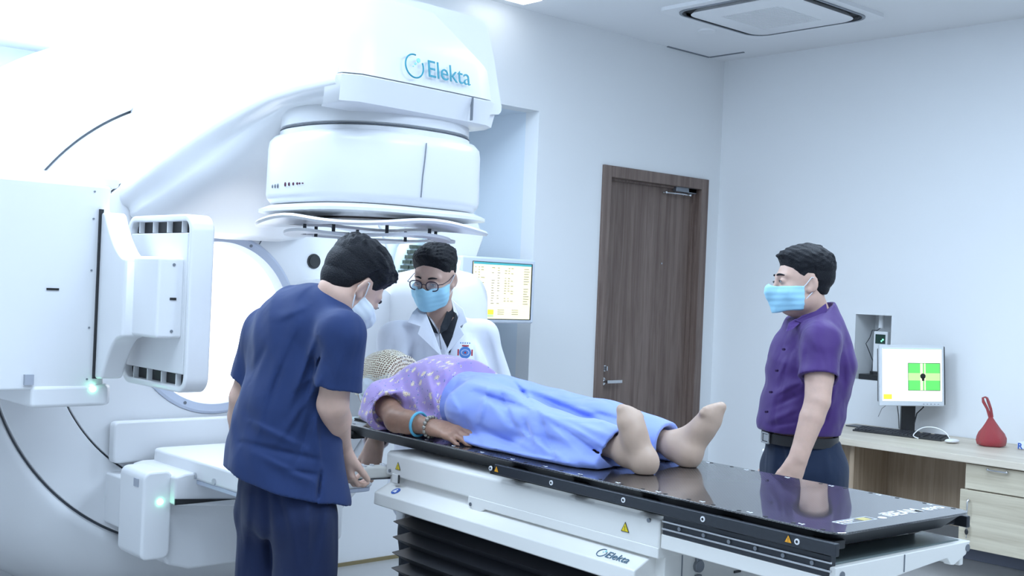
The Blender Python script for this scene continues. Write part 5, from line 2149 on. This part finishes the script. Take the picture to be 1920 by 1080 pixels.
    RED, EBL, EWH = mat('emblem_red', (.55, .06, .08), .6), mat('emblem_blue', (.10, .28, .70), .6), mat('emblem_pale', (.55, .65, .90), .6)
    e0 = disc('emblem', EBL, .023, .023, 0, co)
    disc('emblem_inner', EWH, .017, .012, .001, e0)
    disc('emblem_core', EBL, .012, .009, .002, e0)
    disc('emblem_dot', RED, .004, .004, .003, e0)
    for dx, dz, bx in ((0, .0255, (.013, .003)), (0, -.0255, (.013, .003)), (.0265, 0, (.003, .012)), (-.0265, 0, (.003, .012))):
        disc('emblem_bar', RED, 0, 0, .0005, e0, box=bx, dx=dx, dz=dz)
    b = MB()
    for i in range(5):
        c_ = ec + eu * (-.018 + i * .0085) + ev * .036 + en * .0008
        b.ball(c_, .0026, 6)
    b.build('emblem_writing', EBL, e0)
    # polo placket and collar leaves
    for q in (((797, 574, 4.53), (801, 590, 4.49), (817, 616, 4.452), (822, 626, 4.45), (808, 622, 4.455), (796, 600, 4.47)),
              ((846, 560, 4.60), (838, 584, 4.52), (826, 612, 4.452), (824, 626, 4.45), (838, 618, 4.465), (852, 590, 4.52))):
        b = MB()
        b.loft([[Vector(A(*x)) for x in q], [Vector(A(x[0], x[1], x[2] + .007)) for x in q]])
        b.build('collar_leaf', POLO, po, bevel=.001)
    b = MB().tube([Vector(A(822, 615, 4.445)), Vector(A(827, 655, 4.425))], .0015, 6)
    b.build('placket', mat('polo_piping', (.10, .11, .13), .7), po)
    return p


# ------------------------------------------------------------------ man in purple shirt
def purple_man():
    PUR = fabric('purple_shirt_cloth', (.062, .026, .155), .6, .35, 8, stretch=(1, 1, .8), sheen=.12)
    NVT = fabric('dark_blue_trousers', (.010, .020, .050), .8, .2, 8, stretch=(1, 1, .4))
    D0 = 4.12
    hd = A(1505, 534, D0)
    H = Head(hd, V3(-.965, -.10, -.05), V3(-.04, .05, 1), 1.0)
    fw = _n(V3(-.96, -.25, 0))
    rt = np.cross(fw, nZ)
    neck = A(1528, 588, D0 + .01)
    chest, belly, pel = A(1518, 680, D0 + .02), A(1505, 780, D0 + .02), A(1503, 860, D0 + .03)
    sh_l, sh_r = A(1541, 641, D0 - .165), A(1512, 634, D0 + .20)
    el_l, wr_l = A(1533, 752, D0 - .235), A(1497, 858, D0 - .27)
    el_r, wr_r = A(1500, 755, D0 + .24), A(1465, 850, D0 + .20)
    p = thing('person', 'man in purple short-sleeved shirt and mask standing in profile beyond the table', 'person', (float(pel[0]), float(pel[1]), 0))
    hips = [pel + rt * .09 - nZ * .02, pel - rt * .09 - nZ * .02]
    F = Field(*bounds([sh_r, sh_l, hd, hd + nZ * .12, (pel[0], pel[1], .08), wr_l + V3(-.05, 0, -.16), wr_r, hd - nR * .06], .13), .0036)
    F.cone(pel, chest, .12, .12, .05, flat=fw, fs=.8)
    F.cone(chest, neck - nZ * .05, .12, .055, .06, flat=fw, fs=.75)
    F.cone(sh_l, sh_r, .045, .045, .05)
    F.cone(neck - nZ * .03 - fw * .005, H.p(0, -.018, -.05), .060, .056, .03)
    H.add(F)
    for s0, e0, w0 in ((sh_l, el_l, wr_l), (sh_r, el_r, wr_r)):
        F.cone(s0, s0 * .4 + e0 * .6, .040, .047, .010)
        F.cone(s0 * .4 + e0 * .6, e0, .047, .043, .010)
        F.cone(e0, e0 + (w0 - e0) * .3, .042, .041, .006)
        F.cone(e0 + (w0 - e0) * .3, w0, .041, .030, .006)
    hand(F, wr_l + (wr_l - el_l) * .04, V3(-.28, -.05, -.95), V3(-.2, .95, 0), -1, (.4, .45, .5, .5), .02, 1.0, (.4, .4))
    hand(F, wr_r, V3(-.28, 0, -.95), V3(-.2, -.9, 0), 1)
    for h0 in hips:
        F.cone(h0, (h0[0], h0[1], .5), .07, .05, .03)
        F.cone((h0[0], h0[1], .5), (h0[0], h0[1], .09), .05, .038, .03)
    F.mesh('body', SKIN, p, 1)
    hair(H, p, top=.027, side=.005, back=.009, zfront=.066, seed=13, spike=.004, nape=-.036, front=.005, fringe=.0)
    H.eyes(p, (0, 0), .0032)
    H.brows(p, HAIRM)
    mask_mesh(H, p, mat('blue_mask_cloth', (.36, .68, .86), .7), mat('white_elastic', (.80, .83, .88), .6))
    # trousers
    F = Field(*bounds([pel + nZ * .1, hips[0], hips[1], (pel[0], pel[1], .1)], .17), .006)
    F.cone(pel + nZ * .08, pel - nZ * .06, .150, .155, .04, flat=fw, fs=.80)
    F.cone(pel - fw * .055 - nZ * .03 + rt * .06, pel - fw * .055 - nZ * .08 + rt * .06, .085, .085, .05)
    F.cone(pel - fw * .055 - nZ * .03 - rt * .06, pel - fw * .055 - nZ * .08 - rt * .06, .085, .085, .05)
    for h0 in hips:
        F.cone(h0 - nZ * .03, (h0[0], h0[1], .5), .105, .080, .03)
        F.cone((h0[0], h0[1], .5), (h0[0], h0[1], .07), .080, .070, .03)
    F.half((0, 0, .05), -nZ)
    F.half(pel + nZ * .075, nZ)
    F.warp(pfolds([(1468, 838, 1478, 900, 6, -.010), (1455, 835, 1448, 900, 6, .006), (1550, 840, 1556, 900, 7, .006)]))
    tr = F.mesh('trousers', NVT, p, 1)
    for h0 in hips:
        shoe(p, (h0[0], h0[1], .09), fw)
    # belt
    bc_ = A(1499, 821, D0 + .03)
    BELT = mat('black_leather', (.014, .014, .016), .4)
    def oval(c_, a_, b_, n=60):
        return [Vector(c_ + rt * a_ * math.cos(2 * PI * i / n) + fw * b_ * math.sin(2 * PI * i / n)) for i in range(n)]
    b = MB()
    a_, b_ = .158, .127
    b.loft([oval(bc_ + nZ * .018, a_, b_), oval(bc_ - nZ * .018, a_, b_), oval(bc_ - nZ * .018, a_ - .008, b_ - .008), oval(bc_ + nZ * .018, a_ - .008, b_ - .008)], cap=False, closed=True)
    be = b.build('belt', BELT, p, bevel=.001)
    q = bc_ + fw * (b_ + .003)
    b = MB()
    def bar(x0, x1, z0, z1, t0=0, t1=.006):
        P_ = [Vector(q - rt * x + nZ * z + fw * t_) for t_ in (t0, t1) for x, z in ((x0, z0), (x1, z0), (x1, z1), (x0, z1))]
        b.loft([P_[:4], P_[4:]])
    bar(-.026, .026, .014, .020)
    bar(-.026, .026, -.020, -.014)
    bar(-.026, -.020, -.020, .020)
    bar(.020, .026, -.020, .020)
    bar(-.018, .018, -.012, .012, -.002, .003)
    b.build('buckle', CHROME, be, bevel=.001)
    # shirt
    F = Field(*bounds([sh_l - nF * .05, sh_r, neck + nZ * .04, belly - nZ * .1, el_l, el_r, belly + fw * .06, belly - fw * .06], .13), .0042)
    ch_r = .160
    F.cone(A(1497, 805, D0 + .03), belly, .148, .150, .05, flat=fw, fs=.86)
    F.cone(belly + fw * .028 - nZ * .01, chest + fw * .0, .140, .150, .06, flat=fw, fs=.83)
    F.cone(belly + nZ * .05 - fw * .02, chest - fw * .018, .130, .150, .06, flat=fw, fs=.85)
    F.cone(chest, neck - nZ * .07, .152, .105, .07, flat=fw, fs=.82)
    F.cone(sh_r, neck - nZ * .035, .056, .068, .05)
    F.cone(sh_l, neck - nZ * .035, .056, .068, .05)
    F.cone(neck - nZ * .04, neck + nZ * .010 - fw * .008, .068, .066, .02)
    for s0, e0 in ((sh_l, el_l), (sh_r, el_r)):
        F.sleeve(s0, s0 + (e0 - s0) * .60, .060, .071, .056, k=.04)
    F.half(A(1500, 809, D0), -nZ + nR * 0, .0)
    F.half(neck + nZ * .030 - fw * .03, nZ * .92 + fw * .42, 0, neck - .12, neck + .2)
    F.cone(neck + nZ * .10, neck - nZ * .02, .060, .060, .002, mode='cut')
    F.warp(pfolds([(1508, 640, 1500, 700, 7, .006), (1502, 715, 1450, 742, 6, .007), (1505, 738, 1448, 764, 6, -.006), (1570, 715, 1552, 790, 7, .008), (1500, 765, 1445, 790, 6, .007), (1505, 790, 1445, 800, 5, -.006),
                   (1582, 655, 1582, 740, 7, -.007), (1490, 640, 1468, 700, 8, -.005), (1560, 765, 1540, 800, 6, -.007), (1480, 660, 1455, 720, 6, .004), (1574, 610, 1585, 680, 6, .004), (1556, 740, 1510, 775, 6, -.006), (1530, 650, 1540, 690, 8, .003)]))
    F.warp(lambda P: .0026 * lnoise(P, 29, scale=30))
    shp = F.mesh('shirt', PUR, p, 1)
    # collar leaf and placket
    def flap(pts2, name, th):
        t_ = [Vector(A(*q)) for q in pts2]
        k_ = [q + Vector(nF) * th for q in t_]
        return MB().loft([t_, k_]).build(name, PUR, shp, bevel=.002)
    flap([(1549, 569, 4.045), (1530, 583, 4.030), (1505, 592, 4.030), (1490, 601, 4.045), (1508, 608, 4.020), (1530, 602, 4.010), (1552, 582, 4.030)], 'collar', .008)
    flap([(1492, 598, 4.06), (1500, 606, 4.03), (1486, 618, 4.01), (1474, 622, 4.01), (1479, 606, 4.04)], 'collar', .008)
    for px, py in ((1471, 655), (1458, 695), (1447, 735), (1439, 772)):
        lo_, c0 = None, A(px, py, D0 - .09)
        MB().cyl(Vector(c0), Vector(c0 + V3(-.008, -.008, 0)), .0042, n=12).build('button', mat('dark_button', (.03, .015, .06), .3), shp)
    return p


# ------------------------------------------------------------------ patient on the table
def patient():
    # printed gown: lilac cloth with small cream figures
    G = bpy.data.materials.new('lilac_print_cloth')
    G.use_nodes = True
    nt = G.node_tree
    bs_ = nt.nodes['Principled BSDF']
    bs_.inputs['Roughness'].default_value = .8
    bs_.inputs['Sheen Weight'].default_value = .3
    tc_ = nt.nodes.new('ShaderNodeTexCoord')
    v1 = nt.nodes.new('ShaderNodeTexVoronoi')
    v1.inputs['Scale'].default_value = 31
    v1.inputs['Randomness'].default_value = .45
    v2 = nt.nodes.new('ShaderNodeTexVoronoi')
    v2.inputs['Scale'].default_value = 62
    v2.inputs['Randomness'].default_value = .9
    def ramp(stops):
        r = nt.nodes.new('ShaderNodeValToRGB')
        r.color_ramp.interpolation = 'CONSTANT'
        e = r.color_ramp.elements
        e[0].position, e[0].color = stops[0][0], (*stops[0][1], 1)
        e[1].position, e[1].color = stops[1][0], (*stops[1][1], 1)
        for s_, c_ in stops[2:]:
            n_ = e.new(s_)
            n_.color = (*c_, 1)
        return r
    base = (.42, .31, .64)
    r1 = ramp([(0, (.80, .42, .20)), (.10, (.82, .72, .58)), (.24, (.35, .22, .30)), (.28, (.78, .68, .60)), (.33, base)])
    r2 = ramp([(0, (.10, .07, .22)), (.13, (.28, .38, .72)), (.20, base)])
    k2 = nt.nodes.new('ShaderNodeMath')
    k2.operation = 'LESS_THAN'
    k2.inputs[1].default_value = .20
    mx_ = nt.nodes.new('ShaderNodeMix')
    mx_.data_type = 'RGBA'
    k1 = nt.nodes.new('ShaderNodeMath')
    k1.operation = 'LESS_THAN'
    k1.inputs[1].default_value = .33
    mx2 = nt.nodes.new('ShaderNodeMix')
    mx2.data_type = 'RGBA'
    mx2.inputs[6].default_value = (*base, 1)
    L = nt.links.new
    wn = nt.nodes.new('ShaderNodeTexNoise')
    wn.inputs['Scale'].default_value = 60
    mxv = nt.nodes.new('ShaderNodeMix')
    mxv.data_type = 'VECTOR'
    mxv.inputs[0].default_value = .030
    L(tc_.outputs['Object'], wn.inputs['Vector'])
    L(tc_.outputs['Object'], mxv.inputs[4])
    L(wn.outputs['Color'], mxv.inputs[5])
    L(mxv.outputs[1], v1.inputs['Vector'])
    L(mxv.outputs[1], v2.inputs['Vector'])
    L(v1.outputs['Distance'], r1.inputs['Fac'])
    L(v2.outputs['Distance'], r2.inputs['Fac'])
    L(v2.outputs['Distance'], k2.inputs[0])
    L(k2.outputs[0], mx2.inputs[0])
    L(r2.outputs['Color'], mx2.inputs[7])
    L(v1.outputs['Distance'], k1.inputs[0])
    L(k1.outputs[0], mx_.inputs[0])
    L(mx2.outputs[2], mx_.inputs[6])
    L(r1.outputs['Color'], mx_.inputs[7])
    L(mx_.outputs[2], bs_.inputs['Base Color'])
    bpn = nt.nodes.new('ShaderNodeBump')
    bpn.inputs['Strength'].default_value = .3
    bpn.inputs['Distance'].default_value = .012
    wn2 = nt.nodes.new('ShaderNodeTexNoise')
    wn2.inputs['Scale'].default_value = 11
    wn2.inputs['Detail'].default_value = 3
    L(tc_.outputs['Object'], wn2.inputs['Vector'])
    L(wn2.outputs['Fac'], bpn.inputs['Height'])
    L(bpn.outputs[0], bs_.inputs['Normal'])
    PB = fabric('light_blue_cloth', (.27, .36, .82), .8, .45, 9, sheen=.3, stretch=(1, .6, 1))
    SOCK = mat('nylon_over_skin', (.50, .36, .28), .5, vary=.08, bscale=25, sss=.08)
    ZTT = ZT
    def W(x, y, z):
        return np.array([x, y, ZTT + z])
    hd = W(2.425, 3.345, .128)
    p = thing('person', 'patient lying on the table in a lilac print top and light blue trousers', 'person', (2.40, 2.75, ZTT))
    up_h = (.03, 1, .0)
    H = Head(hd, (.0, .05, 1), up_h, .97)
    sh_n, sh_f = W(2.255, 3.10, .085), W(2.60, 3.09, .085)
    el_n, wr_n = W(2.205, 2.955, .045), W(2.218, 2.785, .040)
    el_f, wr_f = W(2.66, 2.90, .05), W(2.64, 2.72, .04)
    hip_n, hip_f = W(2.330, 2.68, .105), W(2.505, 2.66, .105)
    kn_n, kn_f = W(2.325, 2.36, .088), W(2.530, 2.36, .092)
    an_n, an_f = W(2.33, 2.085, .052), W(2.545, 2.10, .052)
    F = Field(*bounds([hd + [0, .12, 0], an_n + [0, -.16, .12], sh_n, sh_f, el_n, el_f, W(2.4, 2.7, .2), W(2.4, 2.7, 0)], .08), .0034)
    F.cone(W(2.42, 2.72, .095), W(2.43, 3.04, .105), .115, .125, .05, flat=(0, 0, 1), fs=.75)
    F.cone(sh_n, sh_f, .045, .045, .05)
    F.cone(W(2.43, 3.12, .10), H.p(0, -.02, -.05), .055, .05, .03)
    H.add(F)
    for s0, e0, w0 in ((sh_n, el_n, wr_n), (sh_f, el_f, wr_f)):
        F.cone(s0, e0, .042, .036, .03)
        F.cone(e0, e0 + (w0 - e0) * .3, .038, .034, .02)
        F.cone(e0 + (w0 - e0) * .3, w0, .034, .023, .02, flat=(1, 0, 0), fs=.85)
    hand(F, wr_n, (.10, -1, -.05), (.35, 0, -.9), 1, (.10, .12, .15, .2), .010, 1.0, (.12, .05))
    hand(F, wr_f, (-.1, -1, -.05), (-.5, 0, -.6), 1, (.2, .2, .25, .3), .012, .95)
    for h0, k0, a0 in ((hip_n, kn_n, an_n), (hip_f, kn_f, an_f)):
        F.cone(h0, k0, .050, .036, .03)
        F.cone(k0, a0, .036, .030, .03)
    F.half((0, 0, ZTT + .0015), -nZ)
    body = F.mesh('body', SKIN2, p, 1)
    # feet in thin nylon, continuous with the shins
    for a0, toe, heel, big, nm in ((an_n, W(2.300, 2.075, .168), W(2.332, 2.030, .032), -1, 'n'), (an_f, W(2.592, 2.000, .172), W(2.545, 2.055, .034), 1, 'f')):
        F = Field(*bounds([a0, toe, heel, a0 + [0, .07, 0]], .065), .003)
        side = np.cross(_n(toe - heel), np.array([0, 1.0, 0]))
        side = _n(side)
        v = toe - heel
        sole_n = _n(np.cross(v, side))
        if sole_n[1] > 0:
            sole_n = -sole_n
        F.cone(a0 + [0, .09, .012], a0, .036, .031, .02)
        F.cone(a0, heel, .033, .030, .03)
        F.ell(heel, (.031, .031, .034), None, .02)
        F.cone(heel, heel + v * .55, .029, .030, .03, flat=sole_n, fs=.85)
        F.cone(a0 - sole_n * -.0, heel + v * .6 - sole_n * .012, .030, .024, .035)
        F.cone(heel + v * .5, heel + v * .86, .030, .028, .03, flat=sole_n, fs=.62)
        F.cone(heel + v * .75 - side * .020, heel + v * .80 + side * .022, .017, .016, .02)
        F.cone(heel + v * .5 + side * big * -.014, heel + v * 1.02 + side * big * -.015, .016, .0150, .012)
        for i in range(4):
            o_ = side * big * (.004 + i * .012)
            F.cone(heel + v * .78 + o_, heel + v * (.99 - i * .045) + o_, .0105, .0088 - i * .0005, .007)
        F.half((0, 0, ZTT + .0012), -nZ)
        ft = F.mesh('stockinged_foot', SOCK, p, 1)
    # trousers
    F = Field(*bounds([hip_n, hip_f, an_n, an_f, W(2.42, 2.90, .15), W(2.42, 2.4, 0)], .13), .0045)
    F.cone(W(2.415, 2.86, .100), W(2.415, 2.72, .098), .125, .135, .05, flat=(0, 0, 1), fs=.80)
    for h0, k0, a0, r0, r1, r2, n in ((hip_n, kn_n, an_n, .100, .080, .062, (0, -1, -.28)), (hip_f, kn_f, an_f, .098, .080, .064, (.15, -1, -.1))):
        g = F.blank()
        g.cone(h0 + [0, .03, -.008], k0 + [0, 0, -.012], r0, r1, .035, flat=(0, 0, 1), fs=.90)
        g.cone(k0 + [0, 0, -.012], a0 + [0, .0, .0], r1, r2, .03, flat=(0, 0, 1), fs=.92)
        g.cone(k0 + [0, 0, -.055], a0 + [0, .0, -.035], .085, .075, .04, flat=(0, 0, 1), fs=.30)
        q = a0 + [0, .035, 0]
        g.half(q, n)
        g.cone(q + [0, .05, .0], q - [0, .06, 0], .048, .052, 0, mode='cut')
        F.merge(g, .022)
    F.cone(W(2.265, 2.66, .018), W(2.275, 2.20, .014), .040, .045, .05, flat=(0, 0, 1), fs=.35)
    F.half((0, 0, ZTT + .0015), -nZ)
    F.warp(pfolds([(880, 715, 990, 745, 7, .012), (890, 735, 985, 765, 6, -.014), (960, 712, 1000, 760, 6, -.012), (985, 735, 1120, 790, 9, -.022), (1000, 765, 1130, 835, 8, .014), (940, 735, 960, 790, 5, -.009), (915, 720, 900, 790, 6, .008), (1010, 775, 1040, 860, 6, -.010), (1050, 800, 1140, 862, 5, -.009), (960, 800, 1060, 862, 6, .009), (900, 800, 1000, 850, 6, -.008),
                   (905, 740, 960, 800, 9, .008), (930, 760, 990, 830, 8, -.009), (985, 790, 1000, 835, 6, -.012), (1020, 790, 1090, 850, 8, .010), (1040, 785, 1110, 830, 7, -.010),
                   (1080, 790, 1150, 820, 7, .009), (1100, 770, 1170, 790, 7, -.009), (1075, 765, 1120, 775, 6, .008), (860, 770, 900, 830, 8, -.008), (870, 830, 1080, 873, 6, .009), (880, 845, 1060, 880, 5, -.008),
                   (1150, 800, 1210, 815, 6, .006), (1115, 835, 1150, 850, 5, -.006), (845, 740, 870, 790, 7, .007)]))
    F.warp(lambda P: .0035 * lnoise(P, 41, scale=26, st=(1, .6, 1)))
    F.half((0, 0, ZTT + .0012), -nZ)
    F.mesh('trousers', PB, p, 1)
    # gown top
    F = Field(*bounds([sh_n, sh_f, W(2.43, 3.22, .12), W(2.42, 2.74, .14), el_n, el_f, W(2.42, 2.9, 0)], .12), .0042)
    F.cone(W(2.42, 2.80, .108), W(2.425, 3.02, .108), .148, .155, .05, flat=(0, 0, 1), fs=.80)
    F.cone(W(2.40, 2.82, .118), W(2.42, 2.95, .120), .10, .11, .06, flat=(0, 0, 1), fs=1.0)
    F.cone(W(2.43, 3.02, .108), W(2.43, 3.16, .10), .145, .085, .06, flat=(0, 0, 1), fs=.75)
    F.cone(sh_n, W(2.40, 3.12, .10), .062, .075, .05)
    F.cone(sh_f, W(2.45, 3.12, .10), .060, .075, .05)
    q_n, q_f = sh_n + (el_n - sh_n) * .55, sh_f + (el_f - sh_f) * .6
    F.sleeve(sh_n, q_n, .062, .070, .060, extra=[(sh_n + [-.01, .03, -.045], q_n + [-.015, -.02, -.03], .055, .055, .04, (0, 0, 1), .5)])
    F.sleeve(sh_f, q_f, .062, .068, .058)
    F.cone(W(2.29, 2.84, .03), W(2.29, 3.00, .03), .04, .045, .05, flat=(0, 0, 1), fs=.6)
    F.half(W(2.42, 2.815, 0), (-.10, -1, .20), 0)
    F.half((0, 0, ZTT + .0015), -nZ)
    F.warp(pfolds([(745, 700, 760, 760, 7, .006), (775, 690, 800, 770, 7, -.008), (800, 690, 815, 770, 7, .008), (830, 700, 815, 775, 6, -.007), (705, 720, 740, 745, 6, .005), (770, 740, 790, 780, 6, .007), (850, 690, 825, 745, 5, .006)]))
    F.warp(lambda P: .0035 * lnoise(P, 55, scale=30))
    F.half((0, 0, ZTT + .0012), -nZ)
    F.mesh('gown_top', G, p, 1)
    # bracelets
    wd = _n(wr_n - el_n)
    def band(c_, r_, th, nm, m, bead=0):
        u = _n(np.cross(wd, nZ))
        v = np.cross(wd, u)
        pts = [Vector(c_ + u * r_ * math.cos(2 * PI * i / 28) + v * r_ * 1.05 * math.sin(2 * PI * i / 28)) for i in range(28)]
        b = MB()
        if bead:
            for i in range(0, 28, 2):
                b.ball(pts[i], bead, 8)
        else:
            b.tube(pts, th, 8, cyclic=True)
        return b.build(nm, m, p)
    band(el_n + (wr_n - el_n) * .60, .0345, .0045, 'blue_bracelet', mat('blue_cord', (.10, .42, .60), .5))
    band(el_n + (wr_n - el_n) * .93, .0285, 0, 'bead_bracelet', mat('grey_beads', (.32, .30, .26), .25, metal=.4), bead=.0068)
    # head rest, white cloth and the perforated head mask
    F = Field(*bounds([hd], .19), .003)
    H2 = Head(hd, (.0, .05, 1), up_h, 1.10)
    F.ell(H2.p(0, -.014, .034), np.array((.078, .106, .084)), H2.M, .02)
    F.ell(H2.p(0, .024, -.020), np.array((.068, .082, .092)), H2.M, .04)
    F.half(H2.p(0, -.045, 0), -H2.M[:, 1])
    F.half(H2.p(0, 0, -.125), -H2.M[:, 2])
    F.cone(H2.p(0, .03, -.06), H2.p(0, .02, -.13), .07, .07, .04)
    F.half(H2.p(0, 0, -.122), -H2.M[:, 2])
    F.half(H2.p(0, -.045, 0), -H2.M[:, 1])
    MK = bpy.data.materials.new('perforated_mask')
    MK.use_nodes = True
    nt = MK.node_tree
    b_ = nt.nodes['Principled BSDF']
    b_.inputs['Roughness'].default_value = .4
    tc_ = nt.nodes.new('ShaderNodeTexCoord')
    vo = nt.nodes.new('ShaderNodeTexVoronoi')
    vo.inputs['Scale'].default_value = 125
    vo.inputs['Randomness'].default_value = .25
    gt = nt.nodes.new('ShaderNodeMath')
    gt.operation = 'GREATER_THAN'
    gt.inputs[1].default_value = .34
    vo.voronoi_dimensions = '2D'
    off = hd - np.array(p.location)
    sb = nt.nodes.new('ShaderNodeVectorMath')
    sb.operation = 'SUBTRACT'
    sb.inputs[1].default_value = [float(v) for v in off]
    sx_ = nt.nodes.new('ShaderNodeSeparateXYZ')
    at2 = nt.nodes.new('ShaderNodeMath')
    at2.operation = 'ARCTAN2'
    mu = nt.nodes.new('ShaderNodeMath')
    mu.operation = 'MULTIPLY'
    mu.inputs[1].default_value = .10
    cx_ = nt.nodes.new('ShaderNodeCombineXYZ')
    nt.links.new(tc_.outputs['Object'], sb.inputs[0])
    nt.links.new(sb.outputs[0], sx_.inputs[0])
    nt.links.new(sx_.outputs[0], at2.inputs[0])
    nt.links.new(sx_.outputs[2], at2.inputs[1])
    nt.links.new(at2.outputs[0], mu.inputs[0])
    nt.links.new(mu.outputs[0], cx_.inputs[0])
    cz_ = nt.nodes.new('ShaderNodeCombineXYZ')
    ln_ = nt.nodes.new('ShaderNodeVectorMath')
    ln_.operation = 'LENGTH'
    at3 = nt.nodes.new('ShaderNodeMath')
    at3.operation = 'ARCTAN2'
    mu2 = nt.nodes.new('ShaderNodeMath')
    mu2.operation = 'MULTIPLY'
    mu2.inputs[1].default_value = .11
    nt.links.new(sx_.outputs[0], cz_.inputs[0])
    nt.links.new(sx_.outputs[2], cz_.inputs[2])
    nt.links.new(cz_.outputs[0], ln_.inputs[0])
    nt.links.new(sx_.outputs[1], at3.inputs[0])
    nt.links.new(ln_.outputs['Value'], at3.inputs[1])
    nt.links.new(at3.outputs[0], mu2.inputs[0])
    nt.links.new(mu2.outputs[0], cx_.inputs[1])
    nt.links.new(cx_.outputs[0], vo.inputs['Vector'])
    nt.links.new(vo.outputs['Distance'], gt.inputs[0])
    nt.links.new(gt.outputs[0], b_.inputs['Alpha'])
    b_.inputs['Base Color'].default_value = (.82, .76, .60, 1)
    hm = F.mesh('perforated_head_mask', MK, p, 1)
    # white head wrap below the mask
    F = Field(*bounds([hd], .2), .0035)
    F.ell(H2.p(0, -.03, -.01), np.array((.088, .070, .11)), H2.M, .02)
    F.ell(H2.p(0, .0, .02), np.array((.068, .085, .095)), H2.M, .02)
    F.ell(H2.p(0, -.01, -.07), np.array((.065, .055, .035)), H2.M, .03)
    F.half((0, 0, ZTT + .004), -nZ)
    F.warp(lambda P: .004 * lnoise(P, 66, scale=50))
    F.mesh('head_wrap', fabric('white_cloth', (.62, .68, .74), .9, .4, 20), p, 1)
    return p


navy_man()
coat_doctor()
purple_man()
patient()
# the shared black head support on the table
hs = thing('head_support', 'black head support board under the patient head at the table end', 'head support', (2.43, 3.30, ZT))
hs.rotation_euler = (0, 0, 0)
MB().box((2.30, 3.16, ZT + .0002), (2.58, 3.33, ZT + .006)).build('support_board', BLACK, hs, bevel=.002)
